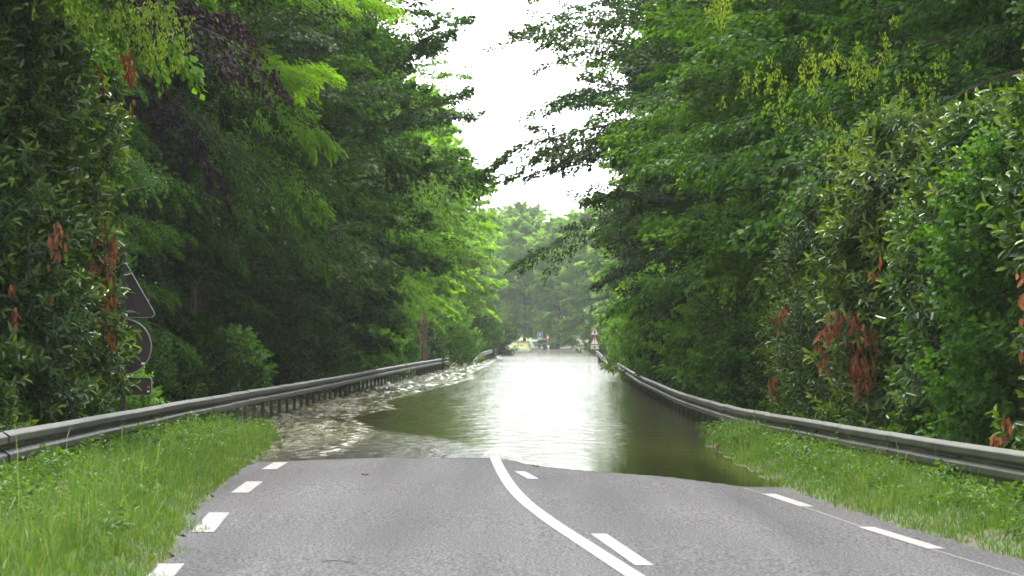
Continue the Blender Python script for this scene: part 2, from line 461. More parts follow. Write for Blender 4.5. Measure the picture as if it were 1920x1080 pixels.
def chopmask(X, D):
    d = bound(D) - X + .15 * np.sin(D * .9)
    left = smooth01(d / .8 + .2)
    return left * np.interp(D, [40, 46, 60, 400], [.35, .8, 1, 1])
def water_z(X, D):
    c = chopmask(X, D)
    s = np.zeros_like(X)
    for kx, ky, ph, a in wave_k: s += a * np.sin(kx * X + ky * D + ph)
    s /= math.sqrt(sum(k[3] ** 2 for k in wave_k) / 2)
    calm = np.interp(D, [33, 45, 70, 150, 450], [.0006, .0012, .003, .006, .012])
    calm = calm * np.interp(X, [-2, 1.5, 3], [1, 1, .6])
    z = s * (c * np.interp(D, [40, 60, 150, 400], [.014, .024, .04, .055]) + (1 - c) * calm)
    # the standing wave where the rough water meets the still water
    d = X - bound(D)
    z += .022 * np.exp(-(d / .14) ** 2) * np.interp(D, [41, 44, 300, 400], [.3, 1, 1, .0]) * np.interp(D, [40, 60, 200], [1, 1.2, 2.5]) * (.75 + .25 * np.sin(D * 1.3))
    for D0, wd, am, xa, xb in [(197, 3.0, .07, -3, 6.5), (168, 3.5, .05, -3, .8), (255, 4, .08, -2, 8), (365, 6, .14, -2, 12), (118, 2.2, .035, -4, -.9), (93, 1.6, .03, -5, -2)]:
        m = smooth01((X - xa) / 1.5 + .5) * smooth01((xb - X) / 1.5 + .5)
        z += am * np.exp(-((D - D0 - .8 * np.sin(X * .9)) / wd) ** 2) * m
    fade = np.clip((D - shore(X)) / 4, .02, 1)
    return z * fade
def w_depth(X, D): return np.clip(water_z(X, D) - np.where(np.abs(X - centre(D)) < 3.2, road_h(X, D), ground_h(X, D, False)), 0, 1)
def w_ripple(X, D):
    base = np.interp(D, [34, 39, 46, 60, 110, 200, 400], [.04, .08, .15, .24, .42, .6, .8])
    # shallow sheet running over the crown of the road
    yedge = np.interp(X, [-3, -1.2, -.6, -.1, .15], [57, 50, 46, 44, 42])
    sheet = smooth01((yedge - D) / 4 + .3) * (X < .12)
    right = smooth01((X - 1.2) / 1.5)
    return np.clip(base * (1 - .55 * right * np.clip((110 - D) / 40, 0, 1)) + .7 * sheet + 1.3 * chopmask(X, D), 0, 2)
def w_foam_glint(X, D):
    d = X - bound(D)
    f = np.exp(-(d / .11) ** 2) * np.interp(D, [41, 44, 60, 200], [.35, .75, .7, .6])
    f = np.maximum(f, .26 * chopmask(X, D))  # foam, also painting in the silver sky reflection of the rough water
    f = np.maximum(f, .55 * np.exp(-((X + .32) / .16) ** 2 - ((D - 44.2) / 1.9) ** 2))  # pale patch painting the white glints over the drowned centre line
    return f
wx = dens((-120, -14, 6), (-14, -6, .4), (-6, 5.5, .07), (5.5, 14, .4), (14, 120, 6))
wy = np.concatenate([np.arange(31.5, 60, .16), np.geomspace(60, 412, 620)])
water = tag(grid_mesh('water', wx, wy, water_z, WATER, {'depth': w_depth, 'ripple': w_ripple, 'foam_glint': w_foam_glint}), 'brown flood water lying over the road', 'water', kind='structure')

# ------------------------------------------------------------------ leaves
def leaves_mesh(name, P, A, N, L, W, v, six=False, curl=.12):
    n = len(P)
    A = A / np.linalg.norm(A, axis=1, keepdims=True)
    B = np.cross(N, A); B /= np.linalg.norm(B, axis=1, keepdims=True) + 1e-9
    N = np.cross(A, B)
    L = np.broadcast_to(np.asarray(L, float).reshape(-1, 1), (n, 1)); W = np.broadcast_to(np.asarray(W, float).reshape(-1, 1), (n, 1))
    if six:
        a = P + A * L * .32 + N * L * .05; b = P + A * L * .68 + N * L * .03; t = P + A * L - N * L * curl
        dn = -N * W * .22
        V = np.stack([P, a + B * W * .5 + N * W * .2, b + B * W * .42 + N * W * .2, t, b - B * W * .42 + N * W * .2, a - B * W * .5 + N * W * .2], 1)
        base = (np.arange(n) * 6)[:, None]
        q = base + np.array([[0, 1, 2, 3, 0, 3, 4, 5]])
        return fast_mesh(name, V.reshape(-1, 3), q.ravel(), np.full(2 * n, 4), False, {'v': ('FACE', np.repeat(v, 2))})
    m = P + A * L * .5
    V = np.stack([P, m + B * W * .5 + N * W * .12, P + A * L - N * L * curl, m - B * W * .5 + N * W * .12], 1)
    base = (np.arange(n) * 4)[:, None]
    return fast_mesh(name, V.reshape(-1, 3), (base + np.arange(4)[None]).ravel(), np.full(n, 4), False, {'v': ('FACE', v)})

def unit(a): return a / (np.linalg.norm(a, axis=-1, keepdims=True) + 1e-9)

def tree_mesh(seed, H=20, hb=.6, Rad=6.0, nbr=84, ns=16, nl=80, L=.12, W=.075, prof=None, e_lo=-4, e_hi=62, droop=.22, flat=.3, hang=0.0, tipv=.25, trunk_r=.24):
    """one trunk mesh and one crown mesh of leafy sprays along arching limbs"""
    g = np.random.default_rng(seed)
    pf = prof or ([0, .15, .33, .6, .85, 1], [.42, .62, .95, 1, .72, .2])
    tb = MB()
    lean = g.normal(0, .25, 2)
    tz = np.linspace(-.6, H * .95, 12)
    tp = [(lean[0] * (z / H) ** 2 + .12 * math.sin(z * .5 + seed), lean[1] * (z / H) ** 2 + .12 * math.cos(z * .43 + seed), z) for z in tz]
    tb.tube(tp, [trunk_r * (1 - .85 * max(0, z) / H) + (.10 if z < .3 else 0) for z in tz], 9)
    PP, AA, NN, VV, LL = [], [], [], [], []
    up = np.array([0, 0, 1.0])
    for bi in range(nbr):
        f = ((bi + .5) / nbr) ** .92
        z0 = hb + (H * .95 - hb) * f
        az = bi * 2.39996 + g.normal(0, .35)
        r = Rad * np.interp(f, *pf) * (g.uniform(.66, 1.22) if flat < .2 else g.uniform(.74, 1.08))
        el = R(e_lo + (e_hi - e_lo) * f ** 1.6 + g.normal(0, 9))
        b0 = np.array([np.interp(z0, tz, [p[0] for p in tp]), np.interp(z0, tz, [p[1] for p in tp]), z0])
        dh = np.array([math.cos(az), math.sin(az), 0]); side = np.array([-dh[1], dh[0], 0])
        bend = g.normal(0, .18)
        dr = droop * g.uniform(.5, 1.6)
        def pt(t):
            t = np.asarray(t)[..., None]
            return b0 + dh * r * t * math.cos(el) + side * bend * r * t * t + up * (r * t * math.sin(el) - dr * r * t * t)
        tt = np.linspace(0, 1, 6)
        br = .010 + .007 * r
        tb.tube(pt(tt), list(np.linspace(br, .008, 6)), 5, False)
        vb = g.uniform(.25, .6)
        ts = np.linspace(.22, 1.0, ns) + g.normal(0, .02, ns)
        c = pt(ts); tan = unit(pt(ts + .02) - c)
        pn = unit(up + tan * -.15 + side * g.normal(0, flat) + dh * g.normal(0, flat * .7))      # plate normal of this bough
        for k in range(ns):
            sg = 1 if k % 2 else -1
            ang = g.uniform(.65, 1.15) * sg * (1 - .75 * max(0, ts[k] - .8) / .2)
            sdv = np.cross(pn[k], tan[k])
            d = unit(tan[k] * math.cos(ang) + sdv * math.sin(ang) + np.array([0, 0, g.normal(-.06 - hang, .14)]))
            ls = (.36 * r * (1 - .55 * ts[k]) + .35) * g.uniform(.6, 1.25)
            m = int(nl * 1.22 * g.uniform(.6, 1.4))
            t = g.beta(1.6, 1.15, m)
            wdt = ls * .30 * (1.12 - t) * 1.2
            o1 = g.normal(0, .55, m)
            s2 = np.cross(pn[k], d)
            p = c[k] + d * (t * ls)[:, None] + s2 * (o1 * wdt)[:, None] + up * (-(.10 + hang) * ls * t ** 2 + g.normal(0, .085 if flat > .2 else .055, m) - .18 * np.abs(o1) * wdt)[:, None]
            a = unit(d[None] * 1.0 + s2[None] * (np.sign(o1) * g.uniform(.2, .9, m))[:, None] + up * (-.35 - hang + g.normal(0, .25, m))[:, None])
            nn = unit(up[None] * .75 + dh[None] * .55 + g.normal(0, .5, (m, 3)))
            PP.append(p); AA.append(a); NN.append(nn)
            VV.append(np.clip(vb + g.normal(0, .12) + tipv * .8 * (t - .5) + g.normal(0, .13, m), 0, 1))
            LL.append(g.uniform(.7, 1.25, m))
    P, A, N, v, l = [np.concatenate(x) for x in (PP, AA, NN, VV, LL)]
    crown = leaves_mesh('crown', P, A, N, L * l, W * l, v)
    tm = bpy.data.meshes.new('trunk'); tm.from_pydata(tb.v, [], tb.f); tm.update()
    return tm, crown

PROF_EDGE = ([0, .12, .3, .6, .85, 1], [.36, .5, .92, 1, .72, .2])
PROF_LEVEL = ([0, .12, .2, .31, .6, .85, 1], [.33, .40, .52, .95, 1.06, .78, .2])
PROF_TALL = ([0, .1, .25, .6, .85, 1], [.5, .6, .85, 1.05, .9, .28])
PROTO = {
    'layered': tree_mesh(11, H=19, Rad=6.2, nbr=100, ns=17, nl=82, L=.125, W=.085, prof=PROF_LEVEL, e_lo=2, droop=.20, flat=.16),
    'drooping': tree_mesh(23, H=20, Rad=6.4, nbr=102, ns=16, nl=82, L=.125, W=.07, prof=PROF_EDGE, e_lo=10, droop=.42, flat=.3, hang=.16),
    'bushy': tree_mesh(37, H=18, Rad=5.8, nbr=132, ns=18, nl=74, L=.14, W=.10, prof=PROF_EDGE, e_lo=6, droop=.15, flat=.5),
    'feathery': tree_mesh(41, H=19, hb=5.5, Rad=6.4, nbr=72, ns=17, nl=110, L=.15, W=.042, prof=PROF_EDGE, e_lo=12, droop=.34, flat=.25, hang=.08),
    'tall': tree_mesh(53, H=22, Rad=6.4, nbr=110, ns=15, nl=60, L=.30, W=.22, prof=PROF_TALL, e_lo=14, e_hi=66, droop=.2, flat=.4),
    'copper': tree_mesh(61, H=17, hb=6.9, Rad=4.4, nbr=56, ns=14, nl=80, L=.10, W=.07, prof=([0, .2, .6, 1], [.7, 1, .9, .2]), e_lo=8, droop=.35, flat=.35, hang=.12),
    'far': tree_mesh(67, H=19, Rad=5.6, nbr=90, ns=14, nl=56, L=.26, W=.18, prof=PROF_EDGE, e_lo=8, droop=.26, flat=.3),
}
for k_, (tm, cm) in PROTO.items():
    tm.materials.append(BARK); cm.materials.append(L_MID)

TREE_HT = {'layered': 19, 'drooping': 20, 'bushy': 18, 'feathery': 19, 'tall': 22, 'far': 19}
def tree(name, proto, D, u, mat, label, group, s=1.0, rz=0.0, absx=None, bark=None, wide=1.0):
    x = (centre(D) + u) if absx is None else absx
    z = float(ground_h(np.array([x]), np.array([D]), False)[0])
    t = empty(name, (x, D, z), rz, 1.0)
    t.scale = (s * wide, s * wide, s)
    tm, cm = PROTO[proto]
    for nm, me_, mt in (('trunk', tm, bark or BARK), ('crown', cm, mat)):
        o = bpy.data.objects.new(nm, me_); COL.objects.link(o); o.parent = t
        o.material_slots[0].link = 'OBJECT'; o.material_slots[0].material = mt
    tag(t, label, 'tree', group)
    return t

GL, GR, GF = 'trees along the left side of the road', 'trees along the right side of the road', 'trees closing the view beyond the flood'
# left row: name, proto, D, u, material, label, scale, turn
LEFT = [
    ('beech_tree', 'drooping', 51.5, -7.9, L_MID, 'young beech with low drooping boughs below the purple copper beech', .42, 5.2),
    ('beech_tree', 'drooping', 62, -9.8, L_DARK, 'dark green beech with drooping boughs behind the copper beech', .95, .3),
    ('copper_beech', 'copper', 56, -8.5, L_PURPLE, 'purple-black copper beech high above the left guardrail', 1.0, 1.9),
    ('hornbeam', 'layered', 64.5, -10.2, L_DARK, 'very dark shaded hornbeam under the purple copper beech', .95, 2.5),
    ('lime_tree', 'drooping', 67, -10.6, L_MID, 'mid green tree with hanging boughs between the copper beech and the feathery lime-green tree', .92, .9),
    ('locust_tree', 'feathery', 71, -7.9, L_LIME, 'bright lime-green locust with feathery sprays at the top of the left row', 1.0, 4.0),
    ('maple_tree', 'layered', 84, -9.2, L_DARK, 'dark layered maple just behind the feathery lime-green locust', .98, 3.3),
    ('beech_tree', 'bushy', 93, -8.8, L_MID, 'mid green bushy tree whose top edge meets the white sky on the left', 1.06, 1.2),
    ('elm_tree', 'bushy', 103, -7.5, L_MID, 'tall full-crowned elm overhanging the sky gap from the left', 1.15, 2.2),
    ('maple_tree', 'layered', 116, -8.8, L_LIGHT, 'light layered maple behind the last third of the left guardrail', .98, .6),
    ('hornbeam', 'drooping', 129, -8.8, L_LIGHT, 'light green hornbeam above the reddish bare trunks on the left', .93, 3.9),
    ('ash_tree', 'far', 146, -8.8, L_LIME, 'yellow-green ash rising over the yellow-tipped end of the left guardrail', .95, 1.1),
    ('ash_tree', 'far', 164, -9.0, L_LIME, 'yellow-green sunlit ash just past the end of the left guardrail', .96, 2.7),
    ('lime_tree', 'far', 186, -8.8, L_LIME, 'yellow-green rounded tree over the bent far-left rail', .98, 4.4),
    ('ash_tree', 'far', 212, -9.4, L_LIME, 'yellow-green glowing tree beyond the bent far-left rail', 1.0, .2),
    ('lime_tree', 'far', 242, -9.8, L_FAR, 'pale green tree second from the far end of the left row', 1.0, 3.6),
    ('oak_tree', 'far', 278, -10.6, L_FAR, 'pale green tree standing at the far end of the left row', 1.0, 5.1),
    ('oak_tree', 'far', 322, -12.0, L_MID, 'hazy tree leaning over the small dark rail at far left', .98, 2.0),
]
for nm, pr, D, u, mt, lb, s, rz in LEFT: tree(nm, pr, D, u, mt, lb, GL, s, rz, wide=1.0)
RIGHT = [
    ('maple_tree', 'bushy', 51, 9.4, L_MID, 'broad maple filling the upper right above the laurels', .96, .8),
    ('hazel_tree', 'layered', 59, 9.0, L_MID, 'layered hazel left of the laurels on the right side', .95, 2.1),
    ('maple_tree', 'bushy', 67, 8.8, L_LIGHT, 'light green maple with stacked leaf layers in the right row', .98, 3.3),
    ('beech_tree', 'layered', 76, 8.9, L_MID, 'mid green beech with level boughs between the light maple and the dark hornbeam', .98, 4.9),
    ('hornbeam', 'layered', 87, 7.7, L_DARK, 'dark hornbeam with long level boughs reaching into the white sky', 1.18, 2.9),
    ('hornbeam', 'layered', 98, 8.2, L_BLUE, 'dark blue-green hornbeam whose longest lower bough points left into the sky', 1.1, 0.9),
    ('beech_tree', 'bushy', 112, 8.9, L_DARK, 'dark beech behind the level-boughed hornbeams', 1.05, 1.6),  # dark leaf colour paints it as a silhouette against the sky
    ('maple_tree', 'bushy', 128, 9.1, L_MID, 'round mid green maple over the far end of the right guardrail', 1.0, 2.9),
    ('ash_tree', 'far', 148, 8.9, L_LIGHT, 'light green tree over the short second rail on the right', .96, .9),
    ('lime_tree', 'far', 172, 9.4, L_LIGHT, 'light green rounded tree just right of the two red triangular signs', .95, 3.8),
    ('oak_tree', 'far', 202, 9.6, L_MID, 'mid green tree behind the red triangular signs', .82, 5.0),
    ('oak_tree', 'far', 240, 9.6, L_LIGHT, 'pale tree leaning over the red triangular signs from behind', .84, 2.4),
    ('lime_tree', 'far', 285, 9.0, L_FAR, 'hazy pale green tree just left of the red triangular signs', .84, .5),
    ('oak_tree', 'far', 335, 8.2, L_MID, 'hazy dark tree over the low far-right rail', .86, 1.5),
]
for nm, pr, D, u, mt, lb, s, rz in RIGHT: tree(nm, pr, D, u, mt, lb, GR, s, rz)
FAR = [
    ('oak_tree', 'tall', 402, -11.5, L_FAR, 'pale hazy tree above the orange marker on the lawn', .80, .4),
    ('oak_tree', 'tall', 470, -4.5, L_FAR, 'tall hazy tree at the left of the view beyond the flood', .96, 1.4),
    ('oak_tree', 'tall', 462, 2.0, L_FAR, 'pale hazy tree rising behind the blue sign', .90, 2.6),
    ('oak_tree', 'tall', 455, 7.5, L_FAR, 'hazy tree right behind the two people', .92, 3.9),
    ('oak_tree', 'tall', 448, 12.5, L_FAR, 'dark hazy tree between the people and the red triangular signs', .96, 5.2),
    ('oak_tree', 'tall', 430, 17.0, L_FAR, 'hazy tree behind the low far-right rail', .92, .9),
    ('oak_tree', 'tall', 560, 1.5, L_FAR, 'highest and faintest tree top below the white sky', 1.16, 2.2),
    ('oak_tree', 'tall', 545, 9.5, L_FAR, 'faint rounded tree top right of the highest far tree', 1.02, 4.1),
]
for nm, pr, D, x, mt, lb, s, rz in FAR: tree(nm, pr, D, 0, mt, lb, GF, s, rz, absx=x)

# woodland behind the two rows: one mass
def woods():
    g = np.random.default_rng(99)
    PP = []
    for sgn in (-1, 1):
        n = 52000
        D = 38 * (640 / 38) ** g.uniform(0, 1, n) if False else g.triangular(38, 60, 520, n)
        u = sgn * (g.uniform(11.5, 24, n))
        z = g.uniform(-.2, 17, n) * np.interp(D, [30, 80, 520], [1, 1, .95])
        PP.append(np.stack([centre(D) + u, D, z], 1))
    for sgn in (-1, 1):                                # beside and behind the camera
        n = 16000
        D = g.uniform(-55, 40, n); u = sgn * (g.uniform(8.6, 17, n)); z = g.uniform(0, 18, n)
        u = u - sgn * np.interp(z, [0, 5, 9, 18], [0, 0, 3.2, 2.2]) * g.random(n)
        ok = ~((D > 20) & (z < 7) & (np.abs(u) < 10.5))
        PP.append(np.stack([centre(np.maximum(D, 0)) + u, D, z], 1)[ok])
    n = 60000                                          # behind the far end
    x = g.uniform(-60, 70, n); D = g.uniform(575, 640, n)
    PP.append(np.stack([x, D, g.uniform(0, 19, n)], 1))
    P = np.concatenate(PP); n = len(P)
    A = unit(g.normal(0, 1, (n, 3)) + np.array([0, 0, -.5])); N = unit(g.normal(0, .6, (n, 3)) + np.array([0, 0, 1]))
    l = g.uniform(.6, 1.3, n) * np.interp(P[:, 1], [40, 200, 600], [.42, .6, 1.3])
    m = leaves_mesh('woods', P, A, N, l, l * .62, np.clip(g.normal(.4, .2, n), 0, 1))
    m.materials.append(L_DARK); m.materials.append(L_FAR)          # far leaves carry the distance haze in their colour
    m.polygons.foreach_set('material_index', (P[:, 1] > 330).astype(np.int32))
    return m
wm = woods()
tag(link('woods', wm), 'deep dark woodland behind both rows of roadside trees', 'woods', kind='stuff')

# ------------------------------------------------------------------ laurels and shrubs
def shoots_mesh(name, g, base, dirs, nleaf, L, W, vb, spread=.42, lens=(.28, .5), tip=.35):
    """leafy shoots: leaves in a spiral along each shoot"""
    n = len(base)
    sl_ = g.uniform(lens[0], lens[1], n)
    t = (np.arange(nleaf) + .6) / nleaf
    ph = np.arange(nleaf) * 2.4
    d = unit(dirs)
    a = unit(np.cross(d, np.array([.3, .2, 1.0]))); b = np.cross(d, a)
    P = base[:, None] + d[:, None] * (sl_[:, None] * t[None])[..., None]
    ph = ph[None] + g.uniform(0, 6.28, n)[:, None]
    rad = a[:, None] * np.cos(ph)[..., None] + b[:, None] * np.sin(ph)[..., None]
    A = unit(d[:, None] * (.35 + .75 * t)[None, :, None] + rad * 1.0 + np.array([0, 0, -.25]) + g.normal(0, .18, (n, nleaf, 3)))
    N = unit(d[:, None] * 1.0 - rad * .4 + np.array([0, 0, .6]) + g.normal(0, .25, (n, nleaf, 3)))
    v = np.clip(vb[:, None] + tip * (t[None] - .62) * (t[None] > .62) * 2.2 + g.normal(0, .09, (n, nleaf)), 0, 1)
    l = g.uniform(.75, 1.2, (n, nleaf)) * (1.08 - .45 * np.maximum(0, t - .6))[None]
    return leaves_mesh(name, P.reshape(-1, 3), A.reshape(-1, 3), N.reshape(-1, 3), L * l.ravel(), W * l.ravel(), v.ravel(), True, .05)

def bush_points(g, n, w_, d_, h, hollow=.45, low=.0):
    """points through the outer part of an uneven column"""
    az = g.uniform(0, 2 * np.pi, n); z = g.uniform(low, 1, n) ** .9
    lump = 1 + .16 * np.sin(az * 3 + z * 9) + .13 * np.sin(az * 5 - z * 17 + 2) + .08 * np.sin(az * 2 + z * 31)
    rr = (hollow + (1 - hollow) * np.sqrt(g.uniform(0, 1, n))) * lump * np.interp(z, [0, .15, .75, 1], [.82, 1, .95, .45])
    p = np.stack([np.cos(az) * rr * w_, np.sin(az) * rr * d_, z * h], 1)
    o = np.stack([np.cos(az), np.sin(az), np.full(n, .75)], 1)
    return p, o

def laurel(D, x, w_, d_, h, n, seed, label, group, dead=(), L=.155, W=.050, nstem=5, tip=.45, vbm=.42):
    g = np.random.default_rng(seed)
    z0 = float(ground_h(np.array([x]), np.array([D]), False)[0])
    t = empty('laurel_bush', (x, D, z0))
    n = int(n * .95)
    p, o = bush_points(g, n, w_, d_, h)
    dirs = unit(o + g.normal(0, .45, o.shape))
    vb = np.clip(g.normal(vbm, .12, n), .05, .7)
    m = shoots_mesh('foliage', g, p, dirs, 12, L, W, vb, tip=tip); m.materials.append(L_LAUREL)
    link('foliage', m, t)
    for k in range(nstem):
        mb = MB(); a = g.uniform(0, 6.28); r0 = .35 * min(w_, d_); zz = np.linspace(-.3, h * .92, 9)
        bx, by = math.cos(a) * r0 * g.uniform(.3, 1.2), math.sin(a) * r0 * g.uniform(.3, 1.2)
        pts = [(bx * (1 + .9 * (z / h)) + .09 * math.sin(z * 1.3 + k), by * (1 + .9 * (z / h)) + .09 * math.cos(z * 1.1 + k), z) for z in zz]
        mb.tube(pts, list(np.linspace(g.uniform(.045, .085), .015, 9)), 7)
        for j in range(6):
            s_ = pts[2 + j]; e = Vector(s_) + Vector((g.normal(0, .6), g.normal(0, .6), g.uniform(.2, .8)))
            mid = (Vector(s_) + e) / 2 + Vector((0, 0, -.1))
            mb.tube([s_, mid, e], [.018, .012, .005], 5, False)
        mb.build('stem', BARK, t, True)
    for (cx, cz, cy, nn, sp_x, sp_z) in dead:
        nn = int(nn * 1.25)
        nb = max(2, nn // 9); bi = g.integers(0, nb, nn)
        bc = np.stack([g.normal(cx - x, sp_x, nb), g.normal(cy - D, .15, nb), g.normal(cz - z0, sp_z, nb)], 1)
        q = bc[bi] + np.stack([g.normal(0, .035, nn), g.normal(0, .05, nn), -g.gamma(2, .08, nn)], 1)
        A = unit(np.stack([g.normal(0, .28, nn), g.normal(0, .28, nn), -np.ones(nn)], 1)); N = unit(np.stack([g.normal(0, .6, nn), -np.ones(nn), g.normal(0, .3, nn)], 1))
        m = leaves_mesh('dead_leaves', q, A, N, g.uniform(.10, .17, nn), g.uniform(.032, .05, nn), np.clip(g.normal(.5, .25, nn), 0, 1), True, -.08)
        m.materials.append(L_DEAD)
        o_ = link('dead_leaves', m, t); o_['label'] = 'hanging withered orange-brown leaves'
    tag(t, label, 'bush', group)
    return t

def at(px, py, D): return ((px - 960) / F * D, CAMZ - (py - HOR) / F * D, D)
def dd(px, py, D, n, sx, sz): x, z, y = at(px, py, D); return (x, z, y, n, sx / F * D, sz / F * D)
GLA = 'laurels along the roadside'
laurel(38.5, -7.55, 1.55, 1.7, 6.6, 3600, 1, 'tall glossy laurel at the left edge of the photo behind the guardrail', GLA,
       [dd(105, 420, 37, 26, 9, 30), dd(20, 560, 37, 14, 10, 20)], nstem=7)
laurel(41.0, -6.78, .90, 1.0, 6.4, 2300, 2, 'narrow glossy laurel with withered orange leaves covering half of the back-turned signs', GLA,
       [dd(205, 520, 40.2, 90, 12, 42), dd(190, 425, 40.2, 40, 16, 22), dd(250, 105, 40.3, 40, 10, 22), dd(185, 108, 40.3, 16, 9, 16)], nstem=5)
laurel(33.5, -7.6, 1.5, 1.6, 1.6, 900, 3, 'low young laurel behind the guardrail at the lower left', GLA, nstem=3, vbm=.42)
laurel(30.5, 6.9, 1.2, 1.8, 5.6, 2900, 4, 'tall yellowish laurel at the right edge of the photo behind the guardrail', GLA,
       [dd(1908, 480, 29, 8, 9, 36), dd(1872, 790, 29.5, 16, 4, 20)], tip=.6, vbm=.42)
laurel(36.5, 6.5, 1.25, 1.5, 4.5, 2300, 5, 'glossy laurel second from the right edge, with bare stems below', GLA,
       [dd(1640, 470, 35.6, 5, 5, 14)], tip=.45)
laurel(41.8, 6.0, 1.2, 1.4, 4.7, 2300, 6, 'laurel with the big cluster of hanging orange-brown dead leaves', GLA,
       [dd(1608, 650, 40.4, 110, 20, 38), dd(1592, 590, 40.4, 40, 24, 22), dd(1545, 622, 40.4, 34, 16, 20), dd(1632, 690, 40.4, 26, 20, 14)], tip=.45)
laurel(47.5, 5.75, 1.05, 1.6, 5.0, 2300, 7, 'laurel with sparse brown twigs left of the big dead leaf cluster', GLA,
       [dd(1462, 560, 46.2, 12, 7, 34), dd(1455, 690, 46.2, 9, 7, 22)], L=.115, W=.036, tip=.35)
laurel(53.5, 6.1, 1.0, 1.8, 3.0, 1500, 8, 'low laurel behind the bend of the right guardrail', GLA, L=.11, W=.04, nstem=3)

# shared shrubs along the rails
def shrub_proto(seed, n, w_, d_, h, L, W, nleaf, mat, tip):
    g = np.random.default_rng(seed)
    p, o = bush_points(g, n, w_, d_, h, .3)
    m = shoots_mesh('foliage', g, p, unit(o + g.normal(0, .5, o.shape)), nleaf, L, W, np.clip(g.normal(.4, .16, n), 0, .8), lens=(.22, .5), tip=tip)
    m.materials.append(mat)
    mb = MB()
    for k in range(5):
        a = k * 1.3; mb.tube([(0, 0, -.3), (math.cos(a) * .2, math.sin(a) * .2, h * .4), (math.cos(a) * w_ * .6, math.sin(a) * d_ * .6, h * .85)], [.035, .022, .008], 6, False)
    sm = bpy.data.meshes.new('stem'); sm.from_pydata(mb.v, [], mb.f); sm.update(); sm.materials.append(BARK)
    return m, sm
SHR = [shrub_proto(81, 900, 1.15, 1.6, 2.6, .11, .07, 9, L_MID, .25), shrub_proto(82, 900, 1.1, 1.7, 2.1, .13, .095, 8, L_MID, .3), shrub_proto(83, 1900, .85, 1.25, 3.9, .085, .066, 9, L_MID, .3)]
def shrub(k, D, u, s, mat, label, rz, group, hz=1.0):
    x = centre(D) + u; z = float(ground_h(np.array([x]), np.array([D]), False)[0])
    t = empty('roadside_shrub', (x, D, z), rz); t.scale = (s, s, s * hz)
    for nm, me_, mt in (('foliage', SHR[k][0], mat), ('stem', SHR[k][1], BARK)):
        o = bpy.data.objects.new(nm, me_); COL.objects.link(o); o.parent = t
        o.material_slots[0].link = 'OBJECT'; o.material_slots[0].material = mt
    tag(t, label, 'shrub', group)
SL, SR = 'shrubs behind the left guardrail', 'shrubs behind the right guardrail'
for row in [
    (1, 47.5, -6.25, .52, L_LIGHT, 'light green broad-leaved shrub just right of the back-turned signs', .4, 1.0),
    (0, 53, -7.15, 0.68, L_DARK, 'dark shrub behind the guardrail right of the light broad-leaved one', 1.3, 1.0),
    (1, 60, -7.45, 0.81, L_DARK, 'dark low shrub below the shaded hornbeam', 2.2, .9),
    (0, 67, -7.45, 0.85, L_DARK, 'dark dense shrub below the drooping mid green tree', .8, 1.0),
    (1, 75, -7.45, 0.94, L_MID, 'mid green shrub below the feathery locust', 3.1, 1.0),
    (0, 84, -7.35, 0.98, L_DARK, 'dark shrub beside the posts in the middle of the left guardrail', 4.1, 1.0),
    (1, 94, -7.25, 1.02, L_MID, 'leafy shrub at the third quarter of the left guardrail', 5.0, 1.1),
    (0, 106, -7.15, 1.06, L_MID, 'mid green shrub left of the reddish trunks', .2, 1.1),
    (1, 120, -7.05, 1.10, L_LIGHT, 'light shrub below the reddish trunks', 1.9, 1.0),
    (0, 136, -6.85, 1.19, L_MID, 'shrub hugging the last stretch of the left guardrail', 2.8, 1.1),
    (1, 154, -6.65, 1.27, L_DARK, 'dark shrub at the yellow-tipped rail end', 3.7, 1.0),
    (0, 178, -6.15, 1.36, L_LIGHT, 'light shrub between the yellow-tipped rail end and the bent rail', 4.6, 1.1),
    (1, 210, -6.85, 1.53, L_DARK, 'dark shrub behind the bent far-left rail', 5.5, 1.2),
    (0, 250, -6.65, 1.70, L_MID, 'shrub at the far end of the bent rail', .6, 1.2),
    (1, 300, -7.05, 1.70, L_DARK, 'dark shrub over the small dark far rail', 1.6, 1.0),
]: shrub(row[0], row[1], row[2], row[3], row[4], row[5], row[6], SL, row[7])
for row in [
    (2, 33.6, 6.2, 1.0, L_MID, 'small-leaved green bush between the two laurels nearest the right edge', .4, 1.0),
    (2, 38.6, 6.55, .92, L_MID, 'mid green small-leaved bush just right of the big dead leaf cluster', 2.6, 1.05),
    (0, 58, 6.7, .95, L_DARK, 'dark shrub left of the sparse laurel on the right side', .9, 1.0),
    (1, 65, 6.5, 1.05, L_MID, 'mid green shrub behind the bend in the right guardrail', 2.0, 1.0),
    (0, 73, 6.4, 1.1, L_DARK, 'dark shrub below the level-boughed beech', 3.0, 1.1),
    (1, 82, 6.4, 1.15, L_LIGHT, 'light green shrub halfway along the right guardrail', 4.0, 1.2),
    (0, 92, 6.4, 1.2, L_DARK, 'dark shrub below the level-boughed hornbeam', 5.0, 1.1),
    (1, 104, 6.4, 1.3, L_MID, 'round shrub before the far end of the right guardrail', .3, 1.2),
    (0, 118, 6.3, 1.4, L_LIGHT, 'light shrub at the far end of the right guardrail', 1.4, 1.3),
    (1, 136, 6.6, 1.4, L_LIGHT, 'yellowish shrub behind the gap between the two right rails', 2.4, 1.2),
    (0, 160, 7.3, 1.5, L_MID, 'mid green shrub behind the short second right rail', 3.4, 1.3),
    (1, 190, 7.5, 1.6, L_LIGHT, 'light shrub past the short second right rail', 4.4, 1.2),
    (0, 230, 7.8, 1.8, L_MID, 'tall shrub just before the red triangular signs', 5.4, 1.2),
    (1, 330, 6.8, 1.8, L_MID, 'hazy shrub beyond the red triangular signs', .7, 1.1),
]: shrub(row[0], row[1], row[2], row[3], row[4], row[5], row[6], SR, row[7])

